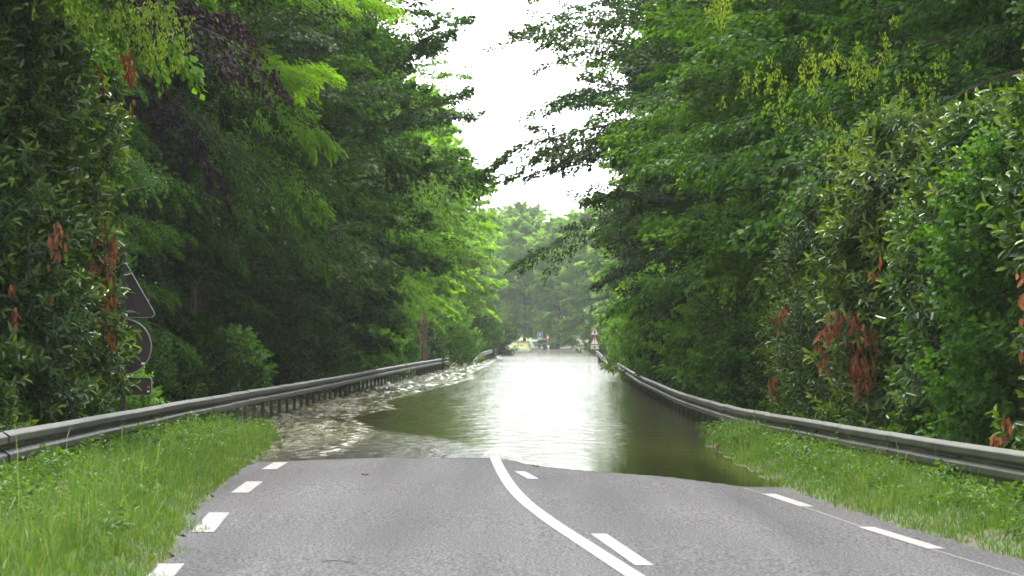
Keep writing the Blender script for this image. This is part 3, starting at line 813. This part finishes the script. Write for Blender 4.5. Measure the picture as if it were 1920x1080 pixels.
# maples whose boughs with hanging seeds come down into the top of the frame
def seed_tree(D, x, H, Rad, hb, seed, mat, label, pts, group):
    g = np.random.default_rng(seed)
    tm, cm = tree_mesh(seed, H=H, hb=hb, Rad=Rad, nbr=60, ns=14, nl=70, L=.105, W=.085, prof=([0, .2, .5, 1], [.85, 1, .9, .3]), e_lo=-8, droop=.25, flat=.25)
    tm.materials.append(BARK); cm.materials.append(mat)
    z0 = float(ground_h(np.array([x]), np.array([D]), False)[0])
    t = empty('seeding_maple', (x, D, z0))
    link('trunk', tm, t); link('crown', cm, t)
    PP, AA, NN, VV = [], [], [], []
    for (px, py, Dq, n, sx, sz) in pts:
        cx, cz, cy = at(px, py, Dq)
        for j in range(n):
            c = np.array([g.normal(cx, sx / F * Dq), g.normal(cy, .35), g.normal(cz, sz / F * Dq)])
            m = g.integers(10, 20)
            q = c + np.stack([g.normal(0, .03, m), g.normal(0, .03, m), -g.uniform(0, .2, m)], 1)
            PP.append(q); AA.append(unit(np.stack([g.normal(0, .5, m), g.normal(0, .5, m), -np.ones(m)], 1)))
            NN.append(unit(np.stack([g.normal(0, .6, m), -np.ones(m), g.normal(0, .4, m)], 1))); VV.append(np.clip(g.normal(.5, .2, m), 0, 1))
    P, A, N, v = [np.concatenate(q) for q in (PP, AA, NN, VV)]
    sm = leaves_mesh('seed_clusters', P - np.array([x, D, z0]), A, N, g.uniform(.04, .075, len(P)), g.uniform(.012, .022, len(P)), v)
    sm.materials.append(L_SEED); link('seed_clusters', sm, t)
    tag(t, label, 'tree', group)
seed_tree(45, 9.2, 13, 5.2, 4.2, 201, L_MID, 'maple hung with yellow-green seed clusters over the top right corner',
          [(1450, 150, 42, 26, 35, 28), (1530, 110, 42, 30, 45, 30), (1620, 90, 42, 26, 40, 30), (1590, 260, 41, 20, 20, 25), (1350, 12, 43, 16, 14, 12), (1720, 150, 41, 20, 40, 40)], GR)
seed_tree(37.5, -7.3, 12, 3.2, 7.0, 202, L_LIGHT, 'maple bough hung with yellow-green seeds in the top left corner',
          [(250, 30, 35, 34, 50, 18), (310, 70, 35, 26, 18, 22), (160, 10, 35, 16, 40, 8)], GL)

# bare reddish trunks half way along on the left
for k, (px, D, lb) in enumerate([(800, 138, 'left of two bare reddish trunks standing close together behind the left guardrail'), (811, 140, 'right of two bare reddish trunks standing close together behind the left guardrail')]):
    x = (px - 960) / F * D - .4
    mb = MB(); mb.tube([(0, 0, -.4), (.05, 0, 1), (.0, .1, 2.2), (.12, .05, 3.6)], [.13, .11, .09, .05], 8)
    for j in range(5): mb.tube([(0.03, 0, .8 + j * .5), (.35 * math.cos(j * 2), .3 * math.sin(j * 2), 1.4 + j * .5)], [.03, .01], 5)
    t = empty('bare_tree', (x, D, 0)); mb.build('trunk', BARK_BROWN, t, True)
    tag(t, lb, 'tree', 'bare reddish trunks')

# ------------------------------------------------------------------ grass and weeds
def grass():
    g = np.random.default_rng(5)
    n = 420000
    side = g.random(n) < .52
    D = 9 + (52 - 9) * g.random(n) ** .9
    u = np.where(side, -3.24 - np.abs(g.beta(1.0, 1.25, n)) * 4.6, 3.12 + g.beta(1.0, 1.25, n) * 4.6)
    # ragged edge over the asphalt
    u += np.where(side, 1, -1) * (.10 * np.sin(D * 2.3) + .08 * np.sin(D * 5.1) + .05 * np.sin(D * 11))
    x = centre(D) + u
    z = ground_h(x, D)
    patch = .5 + .5 * np.sin(x * 2.1 + D * .9) * np.sin(D * 1.3 - x)
    ok = (z > .0) & (g.random(n) < .55 + .45 * patch)
    x, D, z, u, patch = x[ok], D[ok], z[ok], u[ok], patch[ok]; n = len(x)
    near = np.clip((np.abs(u) - 3.2) / .7, .35, 1)
    h = g.gamma(6, 1, n) / 6 * .185 * near * (.7 + .6 * patch) * np.interp(D, [18, 52], [1.0, .9])
    h = h * np.where(g.random(n) < .025, 2.0, 1.0)
    az = g.uniform(0, 6.28, n); ln = np.abs(g.normal(.45, .3, n))
    dv = np.stack([np.cos(az), np.sin(az), np.zeros(n)], 1)
    P0 = np.stack([x, D, z - .01], 1)
    P1 = P0 + dv * (h * ln * .35)[:, None] + np.array([0, 0, 1]) * (h * .62)[:, None]
    P2 = P0 + dv * (h * ln * 1.1)[:, None] + np.array([0, 0, 1]) * (h * (1 - .25 * ln))[:, None]
    b = g.uniform(0, 6.28, n); wv = np.stack([np.cos(b), np.sin(b), np.zeros(n)], 1) * g.uniform(.0026, .0055, n)[:, None]
    V = np.stack([P0 - wv, P0 + wv, P1 + wv * .8, P1 - wv * .8, P2], 1).reshape(-1, 3)
    base = (np.arange(n) * 5)[:, None]
    idx = (base + np.array([[0, 1, 2, 3, 3, 2, 4]])).ravel()
    cnt = np.tile([4, 3], n)
    v = np.clip(g.normal(.45, .18, n) + .15 * (patch - .5) + (g.random(n) < .05) * .4, 0, 1)
    me = fast_mesh('grass', V, idx, cnt, False, {'v': ('FACE', np.repeat(v, 2))})
    me.materials.append(L_GRASS)
    tag(link('grass', me), 'long bright green grass on both road verges', 'grass', kind='stuff')
grass()

def weeds():
    g = np.random.default_rng(6)
    PP, AA, NN, VV, LL = [], [], [], [], []
    for _ in range(2600):
        left = g.random() < .5
        D = g.uniform(20, 50.5)
        u = (-1 if left else 1) * (3.6 + (1.9 * g.beta(1.6, 1.1)) + (.5 if left else 0) * g.random())
        x = float(centre(D)) + u; z = float(ground_h(np.array([x]), np.array([D]))[0])
        if z < -.04: continue
        hh = g.uniform(.08, .34) * (1.0 if abs(u) < 4.6 else 1.35); m = int(14 + hh * 90); big = g.random() < .35
        zz = g.uniform(.1, 1, m) * hh; a = g.uniform(0, 6.28, m); rr = g.uniform(0, .14, m) * (.5 + zz / hh)
        PP.append(np.stack([x + np.cos(a) * rr, D + np.sin(a) * rr, z + zz], 1))
        AA.append(unit(np.stack([np.cos(a), np.sin(a), g.normal(-.05, .4, m)], 1))); NN.append(unit(np.stack([g.normal(0, .5, m), g.normal(0, .5, m), np.ones(m)], 1)))
        VV.append(np.clip(g.normal(.45, .15) + g.normal(0, .12, m), 0, 1)); LL.append(g.uniform(.03, .055, m) * (1.5 if big else 1))
    P, A, N, v, l = [np.concatenate(q) for q in (PP, AA, NN, VV, LL)]
    me = leaves_mesh('weeds', P, A, N, l, l * .6, v, True); me.materials.append(L_WEED)
    tag(link('weeds', me), 'leafy weeds growing along the feet of both guardrails', 'weeds', kind='stuff')
weeds()

# ------------------------------------------------------------------ guardrails
WPROF = [(-.155, .022), (-.120, .076), (-.110, .083), (-.058, .083), (-.048, .076), (-.008, .002), (.008, .002), (.048, .076), (.058, .083), (.110, .083), (.120, .076), (.155, .022)]
def guardrail(name, path, side, label, group, rail, gap=2.0, sec=4.0, post_bottom=-.45, end_reflector=False, posts=True):
    """path: (x, D, z of the top edge); side +1 = traffic face points to +x"""
    P = np.array(path, float)
    s = np.concatenate([[0], np.cumsum(np.linalg.norm(np.diff(P[:, :2], axis=0), axis=1))])
    tot = s[-1]
    fine = np.linspace(0, tot, max(24, int(tot)))
    xyz = np.stack([np.interp(fine, s, P[:, i]) for i in range(3)], 1)
    kk = np.ones(7) / 7
    for i in range(3): xyz[:, i] = np.convolve(np.pad(xyz[:, i], 3, mode='reflect', reflect_type='odd'), kk, 'valid')
    def pos(t): return np.array([np.interp(t, fine, xyz[:, i]) for i in range(3)])
    root = empty(name, tuple(pos(0)[:2]) + (0,)); org = np.array([pos(0)[0], pos(0)[1], 0])
    g = np.random.default_rng(int(tot * 10))
    nsec = max(1, int(round(tot / sec))); ln = tot / nsec
    for k in range(nsec):
        t0, t1 = k * ln, min(tot, (k + 1) * ln + .12)
        j0, j1 = g.normal(0, .004, 2), g.normal(0, .004, 2)
        vs, fs = [], []; m = 5; npf = len(WPROF)
        for i_ in range(m):
            a = i_ / (m - 1); t = t0 + (t1 - t0) * a
            c = pos(t); tg = pos(min(t + .3, tot)) - pos(max(t - .3, 0)); tg[2] = 0; tg /= np.linalg.norm(tg)
            nrm = np.array([tg[1], -tg[0], 0]) * side
            c = c + nrm * ((j0[0] * (1 - a) + j1[0] * a) + (.004 if k % 2 else 0)); c[2] += j0[1] * (1 - a) + j1[1] * a
            for th in (0, -.005):
                for pz, pn in WPROF:
                    vs.append(c - org + nrm * (pn + th) + np.array([0, 0, pz - .155]))
        row = 2 * npf
        for i_ in range(m - 1):
            b = i_ * row
            for j in range(npf - 1):
                fs.append((b + j, b + j + 1, b + row + j + 1, b + row + j))
                fs.append((b + npf + j + 1, b + npf + j, b + row + npf + j, b + row + npf + j + 1))
            fs.append((b, b + row, b + row + npf, b + npf)); fs.append((b + npf - 1, b + 2 * npf - 1, b + row + 2 * npf - 1, b + row + npf - 1))
        for b in (0, (m - 1) * row):
            for j in range(npf - 1): fs.append((b + j, b + npf + j, b + npf + j + 1, b + j + 1))
        o = obj('beam', vs, fs, rail, root, False)
    if posts:
        for k in range(int(tot / gap) + 1):
            t = min(tot - .05, k * gap + .25)
            c = pos(t); tg = pos(min(t + .3, tot)) - pos(max(t - .3, 0)); tg[2] = 0; tg /= np.linalg.norm(tg)
            nrm = np.array([tg[1], -tg[0], 0]) * side
            p = c - org - nrm * .10
            zt, zb = c[2] - .03, post_bottom
            mb = MB()                                    # C-section post and its spacer
            for off, d in (((-.0, 0), (.012, .11)), ((.028, -.05), (.055, .01)), ((.028, .05), (.055, .01))):
                mb.box((p[0] + off[0], p[1] + off[1], (zt + zb) / 2), (d[0], d[1], zt - zb))
            q = c - org - nrm * .035
            mb.box((q[0], q[1], c[2] - .155), (.075, .10, .16))
            mb.build('post', POST, root)
    if end_reflector:
        c = pos(tot) - org
        mb = MB(); mb.prism([(-.09, 0), (.09, 0), (.10, .10), (.06, .17), (-.06, .17), (-.10, .10)], -.03, .03)
        o = mb.build('reflector', YELLOW, root); o.location = (c[0] - .05, c[1] - .1, c[2] + .01)
        mb = MB(); mb.prism([(-.12, 0), (.16, 0), (.12, .16), (-.1, .18)], -.03, .03)
        o = mb.build('reflector', YELLOW, root); o.location = (c[0] - .02, c[1] - .1, c[2] - .55)
    tag(root, label, 'guardrail', group)
    return root
GG = 'steel guardrails along the road'
guardrail('guardrail', [(-3.6, 6, 1.06), (-4.35, 22, .96), (-4.68, 26, .90), (-4.98, 33, .83), (-5.2, 44, .78), (-5.4, 60, .69), (-5.15, 85, .64), (-4.55, 120, .68), (-3.62, 160, .70)], 1,
          'long dirty steel guardrail on many close posts along the left verge', GG, RAIL_L, end_reflector=True)
guardrail('guardrail', [(-2.75, 195, .12), (-2.55, 200, .45), (-2.2, 210, .78), (-1.55, 266, .83)], 1, 'short bent guardrail rising out of the rough water at far left', GG, RAIL_L)
guardrail('guardrail', [(-1.45, 318, .42), (-.5, 326, .62), (.0, 345, .62)], 1, 'small dark distant guardrail left of the orange marker', GG, RAIL_L)
guardrail('guardrail', [(5.7, 6, .80), (4.95, 22, .74), (4.75, 26.4, .71), (4.55, 32.5, .65), (4.2, 42, .60), (4.02, 50, .53), (4.08, 68, .46), (4.3, 95, .52), (5.1, 136, .60)], -1,
          'long mossy guardrail curving along the right verge', GG, RAIL_R)
guardrail('guardrail', [(5.35, 158, .35), (5.5, 166, .58), (6.1, 200, .85), (6.25, 210, .86)], -1, 'short second guardrail in the water on the right, past the mossy one', GG, RAIL_R)
guardrail('guardrail', [(8.2, 345, .45), (8.4, 350, .62), (8.6, 372, .70), (8.8, 400, .72)], -1, 'low pale distant guardrail left of the red triangular signs', GG, RAIL_R)

# ------------------------------------------------------------------ signs
def round_poly(pts, r, n=5):
    out = []; m = len(pts)
    for i in range(m):
        p, a, b = Vector(pts[i]), Vector(pts[i - 1]), Vector(pts[(i + 1) % m])
        u, v = (a - p).normalized(), (b - p).normalized()
        ang = u.angle(v); d = r / math.tan(ang / 2); c = p + (u + v).normalized() * (r / math.sin(ang / 2))
        s, e = p + u * d, p + v * d
        for k in range(n + 1):
            q = s.lerp(e, k / n); w_ = c + (q - c).normalized() * r; out.append((w_.x, w_.y))
    return out
def scaled(poly, f):
    cx = sum(p[0] for p in poly) / len(poly); cz = sum(p[1] for p in poly) / len(poly)
    return [(cx + (x - cx) * f, cz + (z - cz) * f) for x, z in poly]
def inset(poly, d):
    cx = sum(p[0] for p in poly) / len(poly); cz = sum(p[1] for p in poly) / len(poly)
    out = []
    for x, z in poly:
        L_ = math.hypot(x - cx, z - cz); out.append((cx + (x - cx) * (1 - d / L_), cz + (z - cz) * (1 - d / L_)))
    return out
def shift(poly, z0): return [(x, z + z0) for x, z in poly]
tri = lambda a: round_poly([(-a / 2, 0), (a / 2, 0), (0, a * .866)], .055)
def disc(r, n=40): return [(r * math.cos(2 * math.pi * k / n), r * math.sin(2 * math.pi * k / n)) for k in range(n)]
rect = lambda w_, h, r=.03: round_poly([(-w_ / 2, 0), (w_ / 2, 0), (w_ / 2, h), (-w_ / 2, h)], r, 3)

D0 = 43.0
sx = (231 - 960) / F * D0
root = empty('traffic_sign', (sx, D0, 0))
mb = MB(); mb.box((0, 0, 1.5), (.08, .05, 3.3)); mb.build('pole', simple('sign_pole', (.022, .017, .015), .55), root)
def back_panel(name, poly):
    mb = MB(); mb.prism(poly, .030, .050); p = mb.build(name, SIGN_BACK, root)
    # folded edge: a raised rim around the plate
    out, inn = poly, inset(poly, .014); n = len(poly); vs = []
    for y in (.012, .056):
        vs += [(x, y, z) for x, z in scaled(out, 1.004)] + [(x, y, z) for x, z in inn]
    fs = []
    for k in range(n):
        k2 = (k + 1) % n
        fs += [(k, k2, n + k2, n + k), (2 * n + k, 3 * n + k, 3 * n + k2, 2 * n + k2), (k, 2 * n + k, 2 * n + k2, k2), (n + k, n + k2, 3 * n + k2, 3 * n + k)]
    obj('rim', vs, fs, SIGN_RIM, p); return p
p = back_panel('triangular_panel', shift(tri(1.03), 2.07))
mb = MB(); mb.prism(shift(rect(.05, .025, .004), 2.13), .022, .0295); o = mb.build('sticker', WHITE, p); o.location.x = .22
p = back_panel('round_panel', shift(disc(.428), 1.628))
mb = MB(); mb.prism(shift(rect(.05, .03, .004), 1.36), .022, .0295); o = mb.build('sticker', WHITE, p); o.location.x = .30
p = back_panel('lower_plate', shift(rect(.87, .27, .04), .895))
mb = MB(); mb.prism(shift(rect(.035, .025, .004), .94), .022, .0295); o = mb.build('sticker', WHITE, p); o.location.x = .38
mb = MB(); mb.prism(shift(rect(.035, .035, .004), 1.00), .022, .0295); o = mb.build('sticker', RED, p); o.location.x = .385
for z in (2.15, 2.55, 1.35, 1.9, 1.02):
    mb = MB(); mb.box((0, .012, z), (.5 if z != 2.55 else .3, .03, .035)); mb.build('clamp', SIGN_BACK, root)
tag(root, 'backs of a brown triangle, disc and plate on one pole, half hidden by laurel', 'traffic sign')

# two warning triangles standing in the water
D1 = 300.0
def front(name, poly, layers, root, y=0.0):
    """layers: (polygon, material, part name) stacked toward the viewer, 4 mm apart"""
    mb = MB(); mb.prism(poly, y, y + .03); p = mb.build(name, SIGN_RIM, root)
    for k, (pl, mt, nm) in enumerate(layers):
        mb = MB(); mb.prism(pl, y - .006 * (k + 1), y - .006 * k - .001); mb.build(nm, mt, p)
    return p
root = empty('warning_sign', ((1115 - 960) / F * D1, D1, 0))
for k in (-.16, .16):
    mb = MB(); mb.box((k, .07, 1.35), (.09, .07, 3.4)); mb.build('post', simple('dark_post', (.06, .06, .055), .6), root)
zt = 2.12
T = tri(1.06)
bottle = [(-.10, .20), (.10, .20), (.12, .30), (.09, .42), (.05, .50), (.05, .60), (-.05, .60), (-.05, .50), (-.09, .42), (-.12, .30)]
front('triangle_panel', shift(T, zt), [(shift(scaled(T, .97), zt), RED, 'red_border'), (shift(scaled(T, .70), zt - .015), WHITE, 'white_field'), (shift(bottle, zt - .02), BLACK, 'black_symbol')], root)
zt = 1.13
p = front('triangle_panel', shift(T, zt), [(shift(scaled(T, .97), zt), RED, 'red_border'), (shift(scaled(T, .70), zt - .015), WHITE, 'white_field'),
      (shift([(-.03, .34), (.03, .34), (.055, .62), (-.055, .62)], zt), BLACK, 'exclamation_mark')], root)
mb = MB(); mb.prism(shift([(x * .05, .27 + z * .05) for x, z in disc(1, 14)], zt), -.018, -.013); mb.build('exclamation_dot', BLACK, p)
p = front('plate', shift(rect(.88, .46), .64), [(shift(rect(.85, .43), .655), CREAM, 'plate_face')], root, y=-.02)
mb = MB(); mb.prism(shift([(-.09, 0), (.09, 0), (.10, .12), (.04, .2), (-.05, .2), (-.10, .12)], .76), -.032, -.027); mb.build('black_symbol', BLACK, p)
tag(root, 'two red-bordered white warning triangles over a white plate in the flood', 'warning sign')

D2 = 418.0
def sx_(px, D): return (px - 960) / F * D
def zz_(py, D): return CAMZ - (py - HOR) / F * D
def gz(x, D): return float(max(road_h(np.array(x), np.array(D)), ground_h(np.array([x]), np.array([float(D)]), False)[0]))
# blue information sign
x = sx_(1012.5, 424); root = empty('information_sign', (x, 424, gz(x, 424)))
mb = MB(); mb.box((0, .05, 1.2), (.07, .06, 2.5)); mb.build('pole', GREYP, root)
front('blue_panel', shift(rect(.78, .72), 1.86), [(shift(rect(.74, .68), 1.88), WHITE, 'white_border'), (shift(rect(.68, .62), 1.91), BLUE, 'blue_field'), (shift(rect(.30, .28), 2.08), simple('pale_blue', (.25, .3, .42), .5), 'pale_emblem')], root)
front('caption_plate', shift(rect(.86, .24), 1.56), [(shift(rect(.82, .20), 1.58), simple('olive_cream', (.42, .44, .30), .5), 'caption_face')], root)
tag(root, 'square blue information sign above the two people', 'road sign')
# red and white round sign seen from the side
x = sx_(1027, 428); root = empty('prohibition_sign', (x, 428, gz(x, 428)), R(62))
mb = MB(); mb.box((0, .05, 1.15), (.06, .05, 2.4)); mb.build('pole', GREYP, root)
front('round_panel', shift(disc(.44), 1.85), [(shift(disc(.43), 1.85), RED, 'red_border'), (shift(disc(.20), 1.85), WHITE, 'white_centre')], root)
tag(root, 'round red and white sign turned almost edge-on right of the people', 'road sign')
# white direction board
x = sx_(1000.5, 421); root = empty('direction_board', (x, 421, gz(x, 421)))
mb = MB(); mb.prism(shift(round_poly([(-.66, .13), (-.56, 0), (.62, 0), (.62, .27), (-.56, .27)], .02, 2), 1.30), 0, .05); mb.build('board', WHITE, root)
for px_ in (.12, .44):
    mb = MB(); mb.box((px_, .06, .62), (.055, .05, 1.36)); mb.build('post', GREYP, root)
tag(root, 'long white pointed direction board on two thin posts left of the people', 'direction sign')
# orange marker and the tape on the lawn
x = sx_(978.5, 430); zg = gz(x, 430)
root = empty('road_marker', (x, 430, zg))
zb = zz_(653, 430) - zg; zt_ = zz_(643, 430) - zg
mb = MB(); mb.prism([(-.16, zb), (.14, zb), (.30, zt_ - .1), (.26, zt_), (-.28, zt_), (-.30, zt_ - .1)], -.12, .12); mb.build('orange_body', ORANGE, root)
mb = MB(); mb.box((0, 0, zb / 2 - .1), (.05, .05, abs(zb) + .2)); mb.build('foot', GREYP, root)
tag(root, 'small orange roadside marker standing on the pale lawn', 'road marker')
root = empty('barrier_tape', (sx_(960, 429), 429, 0))
mb = MB(); xs_ = np.linspace(sx_(940, 429), sx_(993, 429), 16) - root.location.x
zt_ = zz_(645, 429)
for k in range(15):
    a, b = xs_[k], xs_[k + 1]; s0, s1 = -.05 * math.sin(k / 15 * 9.42) ** 2, -.05 * math.sin((k + 1) / 15 * 9.42) ** 2
    mb.add([(a, 0, zt_ + s0), (b, 0, zt_ + s1), (b, 0, zt_ + s1 + .10), (a, 0, zt_ + s0 + .10), (a, .004, zt_ + s0), (b, .004, zt_ + s1), (b, .004, zt_ + s1 + .10), (a, .004, zt_ + s0 + .10)],
           [(0, 1, 2, 3), (7, 6, 5, 4), (3, 2, 6, 7), (1, 0, 4, 5)])
mb.build('tape', CREAM, root)
for k in (0, 5, 10, 15):
    mb = MB(); mb.box((xs_[k], .03, zt_ - .45), (.05, .05, 1.2)); mb.build('stake', GREYP, root)
tag(root, 'pale barrier tape strung across the far lawn', 'barrier tape')
# pale bollard
x = sx_(1028.5, 420); root = empty('bollard', (x, 420, gz(x, 420)))
mb = MB(); mb.tube([(0, 0, -.05), (0, 0, .42), (0, 0, .60), (0, 0, .66)], [.11, .11, .15, .08], 12); mb.build('body', WHITE, root, True)
mb = MB(); mb.tube([(0, 0, .44), (0, 0, .54)], [.135, .15], 12); mb.build('band', CREAM, root)
tag(root, 'short pale bollard right of the people', 'bollard')

# ------------------------------------------------------------------ people
def skin_mesh(name, nodes, edges, mat, parent, root_i=0, sub=1):
    me = bpy.data.meshes.new(name); me.from_pydata([n[:3] for n in nodes], edges, []); me.update()
    o = bpy.data.objects.new(name, me); COL.objects.link(o)
    o.modifiers.new('skin', 'SKIN'); sb = o.modifiers.new('sub', 'SUBSURF'); sb.levels = sub; sb.render_levels = sub
    for i, n in enumerate(nodes):
        sv = me.skin_vertices[0].data[i]; sv.radius = (n[3], n[4] if len(n) > 4 else n[3]); sv.use_root = i == root_i
    bpy.context.view_layer.update()
    ev = o.evaluated_get(bpy.context.evaluated_depsgraph_get())
    m2 = bpy.data.meshes.new_from_object(ev); m2.materials.clear(); m2.materials.append(mat)
    m2.polygons.foreach_set('use_smooth', [True] * len(m2.polygons))
    o.modifiers.clear(); o.data = m2; o.parent = parent; bpy.data.meshes.remove(me)
    return o
def person(loc, rz, s, top, legs, arm_l, arm_r, stride, label):
    r = empty('person', loc, rz, s)
    N, E = [], []
    def n(*a): N.append(a); return len(N) - 1
    def e(*ids):
        for a, b in zip(ids[:-1], ids[1:]): E.append((a, b))
    pel = n(0, 0, .95, .15, .11); ab = n(0, 0, 1.12, .14, .10); ch = n(0, 0, 1.32, .17, .11); nk0 = n(0, 0, 1.45, .075); nk = n(0, -.01, 1.52, .055)
    hd = n(0, -.02, 1.60, .085, .095); hd2 = n(0, -.01, 1.68, .088, .10); hd3 = n(0, 0, 1.745, .055); nose = n(0, -.118, 1.635, .018)
    e(pel, ab, ch, nk0, nk, hd, hd2, hd3); e(hd, nose)
    for sg in (-1, 1):
        ear = n(sg * .088, 0, 1.64, .016); e(hd, ear)
    hands = []
    for sg, arm in ((-1, arm_l), (1, arm_r)):
        sh = n(sg * .19, 0, 1.41, .062); el = n(*(arm[0]), .045); wr = n(*(arm[1]), .031); d = (Vector(arm[1]) - Vector(arm[0])).normalized()
        pm = Vector(arm[1]) + d * .06; pa = n(*pm, .036, .022); e(ch, sh, el, wr, pa); hands.append((pm, d, sg))
        k = -1 if sg < 0 else 1
        hp = n(sg * .095, 0, .88, .095); kn = n(sg * .10, -.02 + stride * k * -.12, .49, .062); an = n(sg * .10, .02 + stride * k * -.20, .09, .042)
        ft = n(sg * .11, -.13 + stride * k * -.20, .035, .04, .03); e(pel, hp, kn, an, ft)
        ac = d.cross(Vector((0, 1, 0))).normalized()
        for q in range(4):                                         # four unequal fingers and the thumb
            ba = pm + d * .035 + Vector((0, 1, 0)) * (-.027 + q * .018); ln = (.06, .072, .076, .058)[3 - q]
            f0 = n(*ba, .0095); f1 = n(*(ba + d * ln * .55 + ac * sg * .004), .0085); f2 = n(*(ba + d * ln * .95 + ac * sg * .018), .0075); e(pa, f0, f1, f2)
        th = pm + Vector((0, -.035, 0)); t0 = n(*(th - d * .01), .0105); t1 = n(*(th + d * .03 + Vector((0, -.02, 0))), .009); e(pa, t0, t1)
    skin_mesh('body', N, E, SKIN, r)
    N, E = [], []
    pel = n(0, 0, .93, .168, .128); ab = n(0, 0, 1.12, .168, .125); ch = n(0, 0, 1.32, .19, .132); nk0 = n(0, 0, 1.46, .09); e(pel, ab, ch, nk0)
    for sg, arm in ((-1, arm_l), (1, arm_r)):
        sh = n(sg * .19, 0, 1.41, .082); el = n(*(arm[0]), .064); wr = n(*(arm[1]), .048); e(ch, sh, el, wr)
    skin_mesh('jacket', N, E, top, r)
    N, E = [], []
    pel = n(0, 0, .93, .155, .12)
    for sg in (-1, 1):
        k = sg
        hp = n(sg * .098, 0, .86, .112); kn = n(sg * .10, -.02 + stride * k * -.12, .49, .082); an = n(sg * .10, .02 + stride * k * -.20, .10, .066); e(pel, hp, kn, an)
    skin_mesh('trousers', N, E, legs, r)
    N, E = [], []
    a = n(0, .035, 1.66, .085); b = n(0, .0, 1.725, .088, .095); c = n(0, .055, 1.59, .06); e(c, a, b)
    skin_mesh('hair', N, E, HAIR, r)
    for sg in (-1, 1):
        N, E = [], []
        y = stride * sg * -.20
        a = n(sg * .10, .04 + y, .06, .052); b = n(sg * .105, -.06 + y, .05, .05, .045); c = n(sg * .112, -.17 + y, .035, .042, .035); e(a, b, c); skin_mesh('shoe', N, E, BLACK if top is CHARCOAL else WHITE, r)
        mb = MB(); mb.tube([(sg * .034, -.108, 1.665), (sg * .034, -.117, 1.665)], .011, 8); mb.build('eye', BLACK, r)
    mb = MB(); mb.box((0, -.104, 1.578), (.05, .012, .010)); mb.build('mouth', RED, r)
    tag(r, label, 'person', 'people standing at the far edge of the flood')
x = sx_(1011, 412)
person((x, 412, gz(x, 412)), R(12), 1.0, NAVY, JEANS, ((-.26, .02, 1.14), (-.24, -.06, .90)), ((.27, -.02, 1.15), (.30, -.16, .95)), .25, 'person in a dark top and blue jeans, left of the two on the road')
x = sx_(1020.5, 412)
person((x, 412, gz(x, 412)), R(-14), 1.02, CHARCOAL, CHARCOAL, ((-.30, .0, 1.16), (-.33, -.10, .93)), ((.31, .02, 1.15), (.33, -.04, .90)), .35, 'person dressed in black, right of the two on the road')

# ------------------------------------------------------------------ small things
# crumpled plastic bag floating by the right rail
g = np.random.default_rng(3)
bm = bmesh.new(); bmesh.ops.create_icosphere(bm, subdivisions=4, radius=.075)
for v in bm.verts:
    d = v.co.normalized()
    k = 1 + .22 * math.sin(d.x * 7 + d.y * 5) + .16 * math.sin(d.y * 13 - d.z * 9) + .10 * math.sin(d.x * 19 + d.z * 17)
    v.co = Vector((d.x * 1.15, d.y, max(d.z * .75, -.35))) * .075 * k
me = bpy.data.meshes.new('plastic_bag'); bm.to_mesh(me); bm.free(); me.materials.append(BAG)
o = link('plastic_bag', me); X0, Z0, Y0 = at(1348, 803, 53.5); o.location = (X0, Y0, .035)
tag(o, 'crumpled whitish plastic bag floating by the right guardrail', 'plastic bag')
# heap of brown leaves
def leaf_heap(px, py, D, n, sx, label, z=.05):
    x, _, y = at(px, py, D); q = np.stack([g.normal(0, sx, n), g.normal(0, .16, n), np.abs(g.normal(0, .035, n))], 1)
    A = unit(g.normal(0, 1, (n, 3)) * np.array([1, 1, .4])); N = unit(g.normal(0, .5, (n, 3)) + np.array([0, -.3, 1]))
    m = leaves_mesh('leaf_heap', q, A, N, g.uniform(.09, .15, n), g.uniform(.04, .06, n), np.clip(g.normal(.4, .25, n), 0, 1), True)
    m.materials.append(L_DEAD); o = link('leaf_heap', m); o.location = (x, y, z); tag(o, label, 'dead leaves')
leaf_heap(1385, 848, 44, 46, .13, 'heap of fallen orange-brown leaves at the tip of the right verge', .07)
leaf_heap(1500, 855, 43, 30, .14, 'flat dark brown leaves under the right guardrail', .06)
# twig and bits on the road
def on_road(px, py): x, y = unproject(px, py); return x, y, float(road_h(np.array(x), np.array(y)))
x, y, z = on_road(636, 1056)
mb = MB(); mb.tube([(-.135, .10, .007), (-.07, .16, .010), (.02, .12, .010), (.09, .02, .010), (.135, -.16, .008)], [.0025, .0035, .0035, .003, .002], 6); mb.tube([(.05, -.03, .012), (.075, .08, .012)], [.003, .002], 5)
o = mb.build('twig', BARK); o.location = (x, y, z); tag(o, 'thin dark twig lying on the asphalt at the bottom', 'twig')
for px_, py_, lb in [(683, 893, 'small dark leaf on the left lane near the water edge'), (1003, 877, 'small dark leaf on the asphalt by the short lane dash')]:
    x, y, z = on_road(px_, py_)
    m = leaves_mesh('fallen_leaf', np.array([[0, 0, .01], [.01, .02, .015]]), np.array([[1, .2, .25], [-.8, .5, .3]]), np.array([[0, -.3, 1.0], [.2, .2, 1]]), np.array([.07, .06]), np.array([.04, .035]), np.array([.1, .2]), True)
    m.materials.append(BARK); o = link('fallen_leaf', m); o.location = (x, y, z); tag(o, lb, 'leaf', 'single leaves on the road')

# ------------------------------------------------------------------ haze
def haze():
    m = bpy.data.materials.new('haze_air'); m.use_nodes = True
    n, l = m.node_tree.nodes, m.node_tree.links
    n.remove(n['Principled BSDF'])
    v = n.new('ShaderNodeVolumePrincipled'); v.inputs['Color'].default_value = (.93, .97, 1, 1); v.inputs['Density'].default_value = .00016
    v.inputs['Anisotropy'].default_value = .0
    l.new(v.outputs[0], n['Material Output'].inputs['Volume'])
    mb = MB(); mb.box((0, 425, 15.5), (560, 1000, 36)); o = mb.build('haze', m)
    tag(o, 'thin pale damp haze over the road', 'haze', kind='stuff')
HAZE = True
if HAZE: haze()
